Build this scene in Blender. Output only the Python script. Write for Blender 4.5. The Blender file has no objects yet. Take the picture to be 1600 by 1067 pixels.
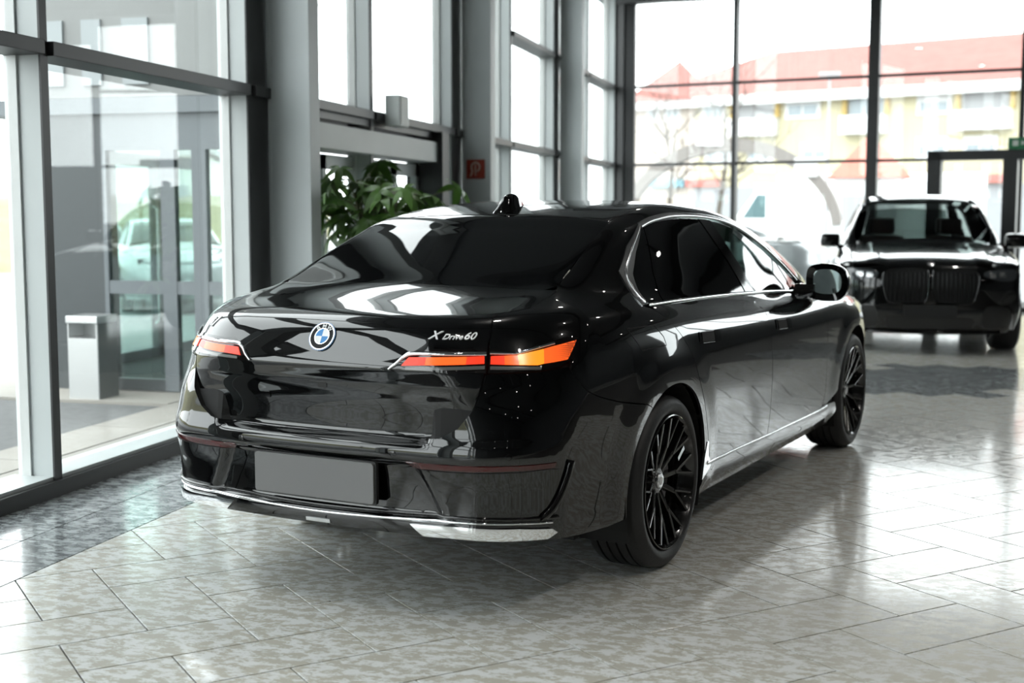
import bpy, bmesh, math, random
import numpy as np
from mathutils import Vector, Matrix
from mathutils.geometry import delaunay_2d_cdt

scene = bpy.context.scene
C = scene.collection
random.seed(7)
rng = np.random.default_rng(7)

# ---------------------------------------------------------------- camera
cam_data = bpy.data.cameras.new('camera')
cam_data.sensor_width = 36.0
cam_data.lens = 2000.0 / 1600.0 * 36.0
cam_data.clip_start = 0.05
cam_data.clip_end = 500
cam_data.dof.use_dof = True
cam_data.dof.focus_distance = 5.3
cam_data.dof.aperture_fstop = 2.2
cam = bpy.data.objects.new('camera', cam_data)
C.objects.link(cam)
cam.location = (0, 0, 1.484)
cam.rotation_euler = (math.radians(90 - 5.654), 0, math.radians(14.906))
scene.camera = cam

# ---------------------------------------------------------------- overcast sky
world = bpy.data.worlds.new('overcast_sky')
scene.world = world
world.use_nodes = True
wn = world.node_tree.nodes
bg = wn['Background']
bg.inputs[0].default_value = (0.95, 0.985, 1.0, 1)
bg.inputs[1].default_value = 5.0

# ---------------------------------------------------------------- exposure
scene.view_settings.view_transform = 'Standard'
scene.view_settings.look = 'None'
scene.view_settings.exposure = 0.25
scene.view_settings.gamma = 1.0
scene.view_settings.use_curve_mapping = False
scene.cycles.transparent_max_bounces = 40
scene.cycles.max_bounces = 14

# ================================================================ helpers
def setp(o, label=None, cat=None, group=None, kind=None):
    if label: o['label'] = label
    if cat: o['category'] = cat
    if group: o['group'] = group
    if kind: o['kind'] = kind
    return o

def empty(name, loc=(0, 0, 0), rz=0.0, label=None, cat=None, group=None):
    o = bpy.data.objects.new(name, None)
    C.objects.link(o)
    o.location = loc
    o.rotation_euler = (0, 0, rz)
    o.empty_display_size = 0.1
    return setp(o, label, cat, group)

def obj(name, verts, faces, mat, parent=None, smooth=False, normals=None, loc=None):
    me = bpy.data.meshes.new(name)
    verts = np.nan_to_num(np.asarray([tuple(v) for v in verts], float))
    me.from_pydata([tuple(map(float, v)) for v in verts], [], [tuple(int(i) for i in f) for f in faces])
    if mat is not None:
        me.materials.append(mat)
    if smooth or normals is not None:
        me.polygons.foreach_set('use_smooth', [True] * len(me.polygons))
    if normals is not None and len(normals) == len(me.loops) and np.isfinite(np.asarray(normals)).all():
        me.normals_split_custom_set([tuple(map(float, n)) for n in normals])
    me.update()
    o = bpy.data.objects.new(name, me)
    C.objects.link(o)
    if parent is not None:
        o.parent = parent
    if loc is not None:
        o.location = loc
    return o

def copy_tree(o, parent=None):
    c = o.copy()
    C.objects.link(c)
    c.parent = parent
    for ch in list(o.children):
        copy_tree(ch, c)
    return c

class MB:
    """collects simple shapes that make up ONE mesh"""
    def __init__(s):
        s.v = []; s.f = []
    def add(s, v, f):
        n = len(s.v)
        s.v += [tuple(p) for p in v]
        s.f += [tuple(i + n for i in q) for q in f]
        return s
    def box(s, x0, y0, z0, x1, y1, z1, b=0.0):
        if b <= 0:
            v = [(x, y, z) for z in (z0, z1) for y in (y0, y1) for x in (x0, x1)]
            f = [(0, 2, 3, 1), (4, 5, 7, 6), (0, 1, 5, 4), (1, 3, 7, 5), (3, 2, 6, 7), (2, 0, 4, 6)]
            return s.add(v, f)
        b = min(b, abs(x1-x0)*.45, abs(y1-y0)*.45, abs(z1-z0)*.45)
        bm = bmesh.new()
        bmesh.ops.create_cube(bm, size=1)
        for q in bm.verts:
            q.co = Vector(((x0+x1)/2 + q.co.x*(x1-x0), (y0+y1)/2 + q.co.y*(y1-y0), (z0+z1)/2 + q.co.z*(z1-z0)))
        bmesh.ops.bevel(bm, geom=bm.edges[:], offset=b, segments=2, affect='EDGES', profile=.6)
        bm.verts.index_update()
        s.add([q.co[:] for q in bm.verts], [[q.index for q in f.verts] for f in bm.faces])
        bm.free()
        return s
    def obox(s, c, ax, ay, az, hx, hy, hz):
        """box about centre c with half sizes along the given unit axes"""
        c = Vector(c); ax = Vector(ax); ay = Vector(ay); az = Vector(az)
        v = [c + ax*(hx*i) + ay*(hy*j) + az*(hz*k) for k in (-1, 1) for j in (-1, 1) for i in (-1, 1)]
        f = [(0, 2, 3, 1), (4, 5, 7, 6), (0, 1, 5, 4), (1, 3, 7, 5), (3, 2, 6, 7), (2, 0, 4, 6)]
        return s.add(v, f)
    def prism(s, pts, a, b, axis='z'):
        """pts 2D polygon extruded from a to b along axis (x: pts=(y,z); y: pts=(x,z); z: pts=(x,y))"""
        n = len(pts)
        def mk(p, t):
            return {'x': (t, p[0], p[1]), 'y': (p[0], t, p[1]), 'z': (p[0], p[1], t)}[axis]
        v = [mk(p, a) for p in pts] + [mk(p, b) for p in pts]
        f = [tuple(range(n))[::-1], tuple(range(n, 2*n))] + [(i, (i+1) % n, (i+1) % n + n, i+n) for i in range(n)]
        return s.add(v, f)
    def tube(s, pts, r, n=8, closed=False, caps=True):
        pts = [Vector(p) for p in pts]
        m = len(pts)
        rs = r if hasattr(r, '__len__') else [r]*m
        up = None
        rings = []
        for i, p in enumerate(pts):
            if closed: t = pts[(i+1) % m] - pts[i-1]
            else: t = pts[min(i+1, m-1)] - pts[max(i-1, 0)]
            t.normalize()
            if up is None:
                up = t.orthogonal().normalized()
            up = (up - t*up.dot(t)).normalized()
            w = t.cross(up)
            rings.append([p + (up*math.cos(2*math.pi*k/n) + w*math.sin(2*math.pi*k/n))*rs[i] for k in range(n)])
        v = [q for r_ in rings for q in r_]
        f = []
        for i in range(m if closed else m-1):
            j = (i+1) % m
            for k in range(n):
                k2 = (k+1) % n
                f.append((i*n+k, i*n+k2, j*n+k2, j*n+k))
        if caps and not closed:
            f.append(tuple(range(n))[::-1]); f.append(tuple(range((m-1)*n, m*n)))
        return s.add(v, f)
    def lathe(s, prof, n=48, axis='x', c=(0, 0, 0), closed=False):
        """prof: (a, r) along the axis"""
        v = []; f = []; m = len(prof)
        for a, r in prof:
            for k in range(n):
                t = 2*math.pi*k/n
                p = {'x': (a, r*math.cos(t), r*math.sin(t)), 'z': (r*math.cos(t), r*math.sin(t), a), 'y': (r*math.sin(t), a, r*math.cos(t))}[axis]
                v.append((p[0]+c[0], p[1]+c[1], p[2]+c[2]))
        for i in range(m if closed else m-1):
            j = (i+1) % m
            for k in range(n):
                k2 = (k+1) % n
                f.append((i*n+k, i*n+k2, j*n+k2, j*n+k))
        if not closed:
            f.append(tuple(range(n))[::-1]); f.append(tuple(range((m-1)*n, m*n)))
        return s.add(v, f)
    def build(s, name, mat, parent=None, smooth=False, angle=None, loc=None):
        o = obj(name, s.v, s.f, mat, parent, smooth, loc=loc)
        bm = bmesh.new(); bm.from_mesh(o.data)
        bmesh.ops.recalc_face_normals(bm, faces=bm.faces)
        if angle is not None:
            for e in bm.edges:
                if len(e.link_faces) == 2 and e.calc_face_angle(0) > angle:
                    e.smooth = False
            for fc in bm.faces: fc.smooth = True
        bm.to_mesh(o.data); bm.free()
        return o

# ---------------------------------------------------------------- materials
MATS = {}
def mat(name, col=(.5, .5, .5), rough=.5, metal=0.0, coat=0.0, ior=1.5, emit=None, estr=0.0, bump=None, vary=None, trans=0.0, spec=.5, coat_ior=1.5):
    """principled material; vary=(scale, amount) mottles colour by object-space noise; bump=(scale, strength)"""
    if name in MATS: return MATS[name]
    m = bpy.data.materials.new(name); m.use_nodes = True
    nt = m.node_tree; p = nt.nodes['Principled BSDF']
    p.inputs['Base Color'].default_value = (*col, 1)
    p.inputs['Roughness'].default_value = rough
    p.inputs['Metallic'].default_value = metal
    p.inputs['IOR'].default_value = ior
    p.inputs['Specular IOR Level'].default_value = spec
    p.inputs['Coat Weight'].default_value = coat
    p.inputs['Coat Roughness'].default_value = 0.02
    p.inputs['Coat IOR'].default_value = coat_ior
    p.inputs['Transmission Weight'].default_value = trans
    if emit:
        p.inputs['Emission Color'].default_value = (*emit, 1)
        p.inputs['Emission Strength'].default_value = estr
    if vary or bump:
        tc = nt.nodes.new('ShaderNodeTexCoord')
    if vary:
        n = nt.nodes.new('ShaderNodeTexNoise'); n.inputs['Scale'].default_value = vary[0]; n.inputs['Detail'].default_value = 5
        nt.links.new(tc.outputs['Object'], n.inputs['Vector'])
        r = nt.nodes.new('ShaderNodeMapRange'); r.inputs[1].default_value = .3; r.inputs[2].default_value = .7
        r.inputs[3].default_value = 1-vary[1]; r.inputs[4].default_value = 1+vary[1]
        nt.links.new(n.outputs['Fac'], r.inputs[0])
        mx = nt.nodes.new('ShaderNodeVectorMath'); mx.operation = 'SCALE'
        mx.inputs[0].default_value = col
        nt.links.new(r.outputs[0], mx.inputs['Scale'])
        nt.links.new(mx.outputs[0], p.inputs['Base Color'])
    if bump:
        n2 = nt.nodes.new('ShaderNodeTexNoise'); n2.inputs['Scale'].default_value = bump[0]; n2.inputs['Detail'].default_value = 6
        nt.links.new(tc.outputs['Object'], n2.inputs['Vector'])
        b = nt.nodes.new('ShaderNodeBump'); b.inputs['Strength'].default_value = bump[1]; b.inputs['Distance'].default_value = .02
        nt.links.new(n2.outputs['Fac'], b.inputs['Height'])
        nt.links.new(b.outputs['Normal'], p.inputs['Normal'])
    MATS[name] = m
    return m

def glass_mat(name, tint=(.96, .98, .975), refl=1.0, rough=0.0, ior=1.5):
    """thin pane: Fresnel reflection over tinted straight-through transmission"""
    if name in MATS: return MATS[name]
    m = bpy.data.materials.new(name); m.use_nodes = True
    nt = m.node_tree; nt.nodes.remove(nt.nodes['Principled BSDF'])
    out = nt.nodes['Material Output']
    t = nt.nodes.new('ShaderNodeBsdfTransparent'); t.inputs[0].default_value = (*tint, 1)
    g = nt.nodes.new('ShaderNodeBsdfGlossy'); g.inputs['Roughness'].default_value = rough
    g.inputs[0].default_value = (refl, refl, refl, 1)
    lw = nt.nodes.new('ShaderNodeLayerWeight'); lw.inputs['Blend'].default_value = .5
    pw = nt.nodes.new('ShaderNodeMath'); pw.operation = 'POWER'; pw.inputs[1].default_value = 5
    nt.links.new(lw.outputs['Facing'], pw.inputs[0])
    f = nt.nodes.new('ShaderNodeMapRange'); f0 = ((ior-1)/(ior+1))**2; f.inputs[3].default_value = f0; f.inputs[4].default_value = 1
    nt.links.new(pw.outputs[0], f.inputs[0])
    mx = nt.nodes.new('ShaderNodeMixShader')
    nt.links.new(f.outputs[0], mx.inputs[0]); nt.links.new(t.outputs[0], mx.inputs[1]); nt.links.new(g.outputs[0], mx.inputs[2])
    nt.links.new(mx.outputs[0], out.inputs['Surface'])
    MATS[name] = m
    return m

M_paint = mat('black_car_paint', (.0018, .0020, .0022), .2, coat=1.0, ior=1.4, coat_ior=1.62, spec=.05)
M_piano = mat('gloss_black_trim', (.003, .003, .003), .06, ior=1.6)
M_plastic = mat('dark_plastic', (.012, .012, .012), .45)
M_rubber = mat('tyre_rubber', (.011, .011, .011), .55, bump=(60, .08))
M_chrome = mat('chrome', (.82, .83, .84), .06, metal=1.0)
M_satin = mat('satin_chrome', (.62, .63, .64), .22, metal=1.0)
M_rim = mat('black_wheel_lacquer', (.006, .006, .006), .18, coat=.6)
M_disc = mat('brake_disc_steel', (.30, .30, .31), .35, metal=1.0)
M_dark = mat('underbody_black', (.004, .004, .004), .8)
M_priv = mat('privacy_glass', (.0025, .0028, .003), .015, ior=1.52)
M_winf = glass_mat('tinted_window_glass', (.34, .43, .41))
M_seat = mat('dark_leather', (.018, .017, .016), .5)

# ================================================================ sedan body as a smooth solid (car frame: x right, y forward, z up, rear axle at y=0)
# ---------- smooth helpers ----------
def spline(xs,ys):
    xs=np.asarray(xs,float);ys=np.asarray(ys,float);n=len(xs);h=np.diff(xs);d=np.diff(ys)/h
    # C1 monotone-ish (Fritsch-Carlson limited) then evaluated as cubic hermite
    m=np.empty(n);m[0]=d[0];m[-1]=d[-1]
    for i in range(1,n-1):
        if d[i-1]*d[i]<=0: m[i]=0 if abs(d[i-1]*d[i])>0 else 0
        else:
            w1=2*h[i]+h[i-1];w2=h[i]+2*h[i-1];m[i]=(w1+w2)/(w1/d[i-1]+w2/d[i])
    def f(t):
        t=np.asarray(t,float);tc=np.clip(t,xs[0],xs[-1])
        i=np.clip(np.searchsorted(xs,tc)-1,0,n-2);u=(tc-xs[i])/h[i]
        r=ys[i]*(1+2*u)*(1-u)**2+h[i]*m[i]*u*(1-u)**2+ys[i+1]*u*u*(3-2*u)+h[i]*m[i+1]*u*u*(u-1)
        return r+np.where(t<xs[0],(t-xs[0])*m[0],0)+np.where(t>xs[-1],(t-xs[-1])*m[-1],0)
    return f
def sm(a,b,t):
    u=np.clip((t-a)/(b-a),0,1);return u*u*(3-2*u)
def smax(a,b,k):
    h=np.maximum(k-np.abs(a-b),0)/k;return np.maximum(a,b)+h*h*h*k/6
def smin(a,b,k): return -smax(-a,-b,k)
def rmax(a,b,r):
    u=np.maximum(a+r,0);v=np.maximum(b+r,0);return np.minimum(np.maximum(a,b),-r)+np.sqrt(u*u+v*v)
# ---------- tables (car frame: x right, y forward, z up, rear axle at y=0) ----------
WZ=spline([.15,.22,.30,.38,.55,.72,.85,.95,1.02,1.08,1.14,1.25],[.86,.905,.94,.945,.955,.968,.972,.962,.945,.918,.875,.74])
TAP=spline([-1.3,-1.0,-.7,-.35,.2,1.2,2.4,3.2,3.7,4.1,4.4],[.13,.082,.045,.018,.003,0,.0,.01,.05,.14,.26])
YR=spline([.12,.20,.27,.33,.37,.42,.50,.58,.625,.655,.70,.80,.87,.905,.93,.97,1.03,1.075,1.11,1.16],
          [-.95,-1.06,-1.13,-1.165,-1.172,-1.168,-1.172,-1.185,-1.198,-1.195,-1.182,-1.172,-1.163,-1.166,-1.168,-1.153,-1.125,-1.098,-1.06,-.98])
YF=spline([.15,.3,.5,.7,.85,.95],[3.98,4.12,4.17,4.15,4.08,3.9])
TC=spline([-1.4,-1.06,-.8,-.57,-.40,-.2,.0,.18,.5,.88,1.3,1.6,1.9,2.2,2.5,2.8],[.86,1.00,1.112,1.196,1.266,1.345,1.421,1.483,1.530,1.546,1.532,1.502,1.440,1.350,1.240,1.115])
DK=spline([-1.4,-1.06,-.8,-.55,-.2,.3,1,2,2.6,2.9,3.4,3.8,4.1,4.3],[1.07,1.113,1.150,1.172,1.17,1.15,1.12,1.09,1.09,1.075,1.03,.965,.88,.78])
GW=spline([1.0,1.1,1.25,1.40,1.50,1.56],[.905,.862,.785,.705,.645,.60])
GT=spline([-1.2,-.8,-.5,-.2,.2,.7,1.3,1.9,2.4,2.8],[.38,.20,.115,.062,.02,0,.0,.02,.055,.10])
def wheel_flare(y,z):
    f=0
    for yc in (0,3.215):
        d=np.sqrt((y-yc)**2+(z-.367)**2)
        f=f+.012*sm(.62,.45,d)
    return f
RC=[0]     # 1 while the boot lid itself is cut: its lower face leans in under the crease
def recess(ax,z):
    m=1.0 if RC[0] else sm(.50,.43,ax)
    d=.050*np.clip((.878-z)/.178,0,1)
    return m*d*sm(.656,.684,z)
def platebay(ax,z):
    lim=.40+ .10*(.60-z)/.2
    m=sm(lim+.06,lim,ax)
    return m*.022*sm(.612,.585,z)*sm(.380,.410,z)
def cheek(ax,z):
    # recessed lower bumper field beside the plate
    return 0
def y_rear(x,z):
    ax=np.abs(x)
    return YR(z)+.075*(ax/.75)**2.4+recess(ax,z)+platebay(ax,z)
def lower(x,y,z):
    ax=np.abs(x)
    side=ax-(WZ(z)-TAP(y)*(1+.45*sm(.75,1.08,z)*sm(1,.4,y))+wheel_flare(y,z))
    side=side*.97
    rear=y_rear(x,z)-y
    front=y-(YF(z)-.28*(ax/.9)**2.6)
    rad=.205+.145*sm(.62,1.0,z)
    e=rmax(side,rear,rad)
    e=rmax(e,front,.25)
    top=(z-(DK(y)-(.03+.015*sm(0,1,y))*(ax/.8)**2.2))
    kk=.085
    return smax(e,top,np.where(y<-.6,.075,.17))
def upper(x,y,z):
    ax=np.abs(x)
    side=(ax-(GW(np.maximum(z,1.0))-GT(y)-.9*np.maximum(1.05-z,0)))*.88
    top=(z-(TC(y)+.012*sm(.3,.8,y)-.028*(ax/.65)**2.8))*.93
    return np.maximum(smax(side,top,.10),-1.0-y)
def body(x,y,z):
    a=lower(x,y,z);b=upper(x,y,z)
    k=np.where(y<.4,.05+.09*sm(.4,-.3,y)*sm(.45,.75,np.abs(x)),.05)
    bot=(.20+.085*sm(-.42,-.5,y)+.038*sm(-.6,-1.1,y))-z
    return np.maximum(smin(a,b,k),bot)
def normal(P,fn=body):
    e=2e-4;x,y,z=P[...,0],P[...,1],P[...,2]
    n=np.stack([fn(x+e,y,z)-fn(x-e,y,z),fn(x,y+e,z)-fn(x,y-e,z),fn(x,y,z+e)-fn(x,y,z-e)],-1)
    return n/np.maximum(np.linalg.norm(n,axis=-1,keepdims=True),1e-9)
def trace(o,d,t0,t1,n=160,fn=body):
    """first crossing from outside to inside; o,d (N,3)"""
    ts=np.linspace(t0,t1,n);N=len(d);hit=np.full(N,np.nan);lo=np.full(N,t0);hi=np.full(N,np.nan);act=np.ones(N,bool)
    for t in ts:
        p=o+d*t
        i=np.where(act)[0]
        if len(i)==0:break
        v=fn(p[i,0],p[i,1],p[i,2])
        ins=v<0
        hi[i[ins]]=t;act[i[ins]]=False;lo[i[~ins]]=t
    ok=~np.isnan(hi);l=lo.copy();h=np.where(ok,hi,t1)
    for _ in range(26):
        m=(l+h)/2;p=o+d*m[:,None];v=fn(p[:,0],p[:,1],p[:,2])<0
        h=np.where(v,m,h);l=np.where(v,l,m)
    return np.where(ok,h,np.nan)

A=.70;YB=-.65;YFc=3.45;XO=.5;ZC=1.05;VR=.45
S1=XO;S2=XO+A;S3=S2+(YFc-YB);S4=S3+A
def frame(s):
    s=np.asarray(s,float)
    ox=np.where(s<S1,s,np.where(s<S4,XO,XO-(s-S4)));oy=np.where(s<S2,YB,np.where(s<S3,YB+(s-S2),YFc))
    th=np.clip((s-S1)/A,0,1)*np.pi/2;th2=np.clip((s-S3)/A,0,1)*np.pi/2
    dx=np.where(s<S3,np.sin(th),np.cos(th2));dy=np.where(s<S3,-np.cos(th),np.sin(th2))
    return ox,oy,dx,dy
def surf(uv):
    uv=np.asarray(uv,float).reshape(-1,2)
    sg=np.where(uv[:,0]<0,-1.,1.);s=np.abs(uv[:,0]);v=uv[:,1]
    ox,oy,dx,dy=frame(s)
    ph=np.maximum(v-ZC,0)/VR;z0=np.minimum(v,ZC)
    d=np.stack([dx*np.cos(ph),dy*np.cos(ph),np.sin(ph)],1)
    o=np.stack([ox,oy,z0],1)
    t=trace(o+d*1.25,-d,0,1.22,120)
    P=o+d*(1.25-t)[:,None]
    P[:,0]*=sg
    return P
def inv(P):
    P=np.asarray(P,float).reshape(-1,3);x=np.abs(P[:,0]);y=P[:,1];z=P[:,2]
    s=np.where(y>YFc,np.where(x<XO,S4+XO-x,S3+np.arctan2(y-YFc,x-XO)/(np.pi/2)*A),
      np.where(y>YB,S2+y-YB,np.where(x<XO,x,S1+np.arctan2(x-XO,YB-y)/(np.pi/2)*A)))
    ox,oy,dx,dy=frame(s)
    h=(x-ox)*dx+(y-oy)*dy
    v=np.where(z<=ZC,z,ZC+VR*np.arctan2(z-ZC,h))
    return np.stack([s*np.where(P[:,0]<0,-1,1),v],1)

# ================================================================ surface patches cut from the smooth solid
def surf_top(xy):
    xy = np.asarray(xy, float).reshape(-1, 2)
    o = np.stack([xy[:, 0], xy[:, 1], np.full(len(xy), 1.75)], 1)
    d = np.tile(np.array([0, 0, -1.0]), (len(xy), 1))
    t = trace(o, d, 0, 1.3, 130)
    return o + d*t[:, None]

def smooth_line(pts, n=6, closed=False):
    """Catmull-Rom through the points"""
    p = np.asarray(pts, float); m = len(p); out = []
    for i in range(m if closed else m-1):
        p0 = p[i-1] if (closed or i > 0) else 2*p[0]-p[1]
        p1 = p[i]; p2 = p[(i+1) % m]
        p3 = p[(i+2) % m] if (closed or i+2 < m) else 2*p[-1]-p[-2]
        for k in range(n):
            t = k/n
            out.append(.5*((2*p1)+(-p0+p2)*t+(2*p0-5*p1+4*p2-p3)*t*t+(-p0+3*p1-3*p2+p3)*t**3))
    if not closed: out.append(p[-1])
    return np.array(out)

def densify(poly, h):
    poly = np.asarray(poly, float); out = []
    keep = np.linalg.norm(poly-np.roll(poly, 1, 0), axis=1) > 1e-6
    poly = poly[keep]
    for a, b in zip(poly, np.roll(poly, -1, 0)):
        n = max(1, int(np.ceil(np.linalg.norm(b-a)/h)))
        for k in range(n): out.append(a+(b-a)*k/n)
    return np.array(out)

def inside(poly, q):
    x, y = q[:, 0], q[:, 1]; c = np.zeros(len(q), bool); n = len(poly)
    for i in range(n):
        x1, y1 = poly[i]; x2, y2 = poly[(i+1) % n]
        if y1 == y2: continue
        k = (y1 > y) != (y2 > y)
        c ^= k & (x < (x2-x1)*(y-y1)/(y2-y1)+x1)
    return c

def fill(poly, h, hb=None):
    """triangulated polygon with an even inner grid; returns points, triangles and the boundary loop"""
    b = densify(poly, hb or h*.7)
    lo = b.min(0); hi = b.max(0)
    gx = np.arange(lo[0]+h/2, hi[0], h); gy = np.arange(lo[1]+h/2, hi[1], h)
    g = np.stack(np.meshgrid(gx, gy), -1).reshape(-1, 2)
    if len(g):
        g = g[inside(b, g)]
        keep = np.ones(len(g), bool)
        for i in range(0, len(b), 64):
            d = np.linalg.norm(g[:, None]-b[None, i:i+64], axis=2).min(1)
            keep &= d > h*.45
        g = g[keep]
    pts = np.concatenate([b, g]) if len(g) else b
    nb = len(b)
    r = delaunay_2d_cdt([Vector(p) for p in pts], [(i, (i+1) % nb) for i in range(nb)], [], 1, 1e-6)
    V = np.array([v[:] for v in r[0]]); Fc = [tuple(f) for f in r[2]]
    back = {}
    for k, src in enumerate(r[3]):
        for q in src: back[q] = k
    loop = []
    for i in range(nb):
        k = back.get(i)
        if k is not None and (not loop or loop[-1] != k): loop.append(k)
    if len(loop) > 1 and loop[0] == loop[-1]: loop.pop()
    return V, Fc, loop

def sheet(name, poly, material, parent, sfn=None, off=0.0, h=.03, skirt=.012, mirror=False, hb=None, fn=None):
    """a panel: patch of the surface over a 2D outline, folded inward along its edge"""
    sfn = sfn or surf
    V, Fc, loop = fill(poly, h, hb)
    P = sfn(V)
    bad = np.isnan(P[:, 0])
    if bad.any():
        good = np.where(~bad)[0]
        for i in np.where(bad)[0]:
            P[i] = P[good[np.argmin(((V[good]-V[i])**2).sum(1))]]
    N = normal(P, fn) if fn is not None else normal(P)
    P = P+N*off
    f0 = Fc[len(Fc)//2]
    nn = np.cross(P[f0[1]]-P[f0[0]], P[f0[2]]-P[f0[0]])
    if nn@N[f0[0]] < 0: Fc = [f[::-1] for f in Fc]
    verts = P; faces = list(Fc); ln = [N[i] for f in Fc for i in f]
    if skirt:
        L = np.array(loop); n0 = len(P); m = len(L)
        verts = np.concatenate([P, P[L], P[L]-N[L]*skirt])
        cen = P.mean(0)
        for i in range(m):
            j = (i+1) % m
            a, b_, c, d = L[i], L[j], n0+j, n0+i
            fq = (n0+i, n0+j, n0+m+j, n0+m+i)
            g = np.cross(P[b_]-P[a], -N[a]); g = g/max(np.linalg.norm(g), 1e-9)
            # outward from the panel
            if g@(P[a]-cen) < 0 and False: g = -g
            faces.append(fq); ln += [g]*4
    if mirror:
        verts = verts*np.array([-1, 1, 1]); 
        nf = []; nl = []; k = 0
        for f in faces:
            q = len(f); nf.append(tuple(f[::-1])); nl += [v*np.array([-1, 1, 1]) for v in ln[k:k+q][::-1]]; k += q
        faces, ln = nf, nl
    o = obj(name, verts, faces, material, parent, normals=ln)
    if skirt and material is M_paint:          # folded edges take black, the shade of the panel gaps painted in
        o.data.materials.append(M_dark)
        o.data.polygons.foreach_set('material_index', [0]*len(Fc)+[1]*(len(faces)-len(Fc)))
    return o

def pair(name, poly, material, parent, **k):
    return sheet(name, poly, material, parent, **k), sheet(name, poly, material, parent, mirror=True, **k)

def ribbon(name, line, material, parent, w=.01, hgt=.006, sfn=None, mirror=False, off=0.0, closed=False, flat=False, fn=None, taper=False):
    """a raised bead that follows a line on the surface"""
    sfn = sfn or surf
    P = sfn(np.asarray(line, float)); ok = ~np.isnan(P[:, 0]); P = P[ok]
    N = normal(P, fn) if fn is not None else normal(P)
    m = len(P)
    if closed: T = np.roll(P, -1, 0)-np.roll(P, 1, 0)
    else: T = np.gradient(P, axis=0)
    T /= np.linalg.norm(T, axis=1, keepdims=True)
    B = np.cross(N, T); B /= np.linalg.norm(B, axis=1, keepdims=True)
    sec = [(-.5, -.3), (-.5, .25), (-.36, .8), (0, 1.0), (.36, .8), (.5, .25), (.5, -.3)] if not flat else [(-.5, -.5), (-.5, .85), (-.4, 1), (.4, 1), (.5, .85), (.5, -.5)]
    wd = np.full(m, w) if not hasattr(w, '__len__') else np.interp(np.linspace(0, 1, m), np.linspace(0, 1, len(w)), w)
    if taper: wd = wd*np.clip(np.minimum(np.arange(m), np.arange(m)[::-1])/3.0+.15, 0, 1)
    v = []; f = []; q = len(sec)
    for i in range(m):
        for a, b_ in sec: v.append(P[i]+B[i]*a*wd[i]+N[i]*(b_*hgt+off))
    for i in range(m if closed else m-1):
        j = (i+1) % m
        for k in range(q-1): f.append((i*q+k, i*q+k+1, j*q+k+1, j*q+k))
    if not closed:
        f.append(tuple(range(q))); f.append(tuple(range((m-1)*q, m*q))[::-1])
    v = np.array(v)
    if mirror: v = v*np.array([-1, 1, 1])
    mb = MB(); mb.add(v, f)
    return mb.build(name, material, parent, angle=.9)

def text_mesh(txt, size, shear=0.0, extrude=.002, bevel=0.0, fat=0.0):
    cu = bpy.data.curves.new('lettering', 'FONT'); cu.body = txt; cu.size = size; cu.shear = shear; cu.extrude = extrude
    cu.bevel_depth = bevel; cu.resolution_u = 3; cu.offset = fat
    o = bpy.data.objects.new('lettering', cu); C.objects.link(o)
    dg = bpy.context.evaluated_depsgraph_get(); dg.update()
    me = bpy.data.meshes.new_from_object(o.evaluated_get(dg))
    V = np.array([v.co[:] for v in me.vertices]); Fc = [tuple(p.vertices) for p in me.polygons]
    bpy.data.objects.remove(o); bpy.data.curves.remove(cu); bpy.data.meshes.remove(me)
    return V, Fc

# ================================================================ the black saloon
ROT = math.radians(14.906-28.24)
cx, cy = 2.875, -4.983
car_loc = (-(math.cos(ROT)*cx-math.sin(ROT)*cy), -(math.sin(ROT)*cx+math.cos(ROT)*cy), 0)
car = empty('sedan', car_loc, ROT, 'black saloon car with lit orange tail lamps and blank grey number plate', 'car')

g = .0026   # half of a panel gap
trunk_deck = [(1.334, 1.352), (1.204, 1.297), (.878, 1.222), (.731, 1.172), (.684, 1.139)]
trunk_rear = [(.684, 1.139), (.682, 1.079), (.676, 1.02), (.673, .976), (.665, .922), (.652, .867), (.629, .80), (.580, .735), (.523, .700), (.44, .6865)]
td = smooth_line(trunk_deck+trunk_rear[1:], 5)
# ---- boot lid: deck and rear face as one panel, symmetrical about u=0
right = td-np.array([g, 0]) 
glass_base = inv(np.stack([np.linspace(.60, -.60, 13), np.full(13, -.525), np.full(13, 1.2)], 1))
gb = surf_top(np.stack([np.linspace(.62, -.62, 15), -.535-.02*(1-(np.linspace(-1, 1, 15))**2)], 1))
rear_low = [(.30, .686), (.15, .6855), (0, .685)]
# the lid is meshed in (x, t): t runs from the window over the lip and down the rear face
LID_Y0, LID_Z0 = -.60, 1.00
def lid_surf(q):
    q = np.asarray(q, float).reshape(-1, 2); x = q[:, 0]; t = q[:, 1]
    ph = np.maximum(t, 0)/.30; z0 = LID_Z0+np.minimum(t, 0)
    d = np.stack([0*x, -np.cos(ph), np.sin(ph)], 1); o = np.stack([x, np.full(len(x), LID_Y0), z0], 1)
    tt = trace(o+d*.9, -d, 0, .88, 120)
    return o+d*(.9-tt)[:, None]
def lid_inv(P):
    P = np.asarray(P, float).reshape(-1, 3)
    t = np.where(P[:, 2] <= LID_Z0, P[:, 2]-LID_Z0, .30*np.arctan2(P[:, 2]-LID_Z0, LID_Y0-P[:, 1]))
    return np.stack([P[:, 0], t], 1)
RC[0] = 1; R3 = surf(td); RC[0] = 0; R3 = R3[~np.isnan(R3[:, 0])]
rq = lid_inv(R3); rq[:, 0] -= g
low = [(x, .6865-LID_Z0) for x in np.linspace(.40, -.40, 9)]
up_ = lid_inv(gb)
lid_poly = np.concatenate([rq, low, (rq*np.array([-1, 1]))[::-1], up_[::-1]])
RC[0] = 1
lid = sheet('boot_lid', lid_poly, M_paint, car, sfn=lid_surf, h=.011, hb=.008)
RC[0] = 0
setp(lid, 'gloss black boot lid with roundel and model lettering')

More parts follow.
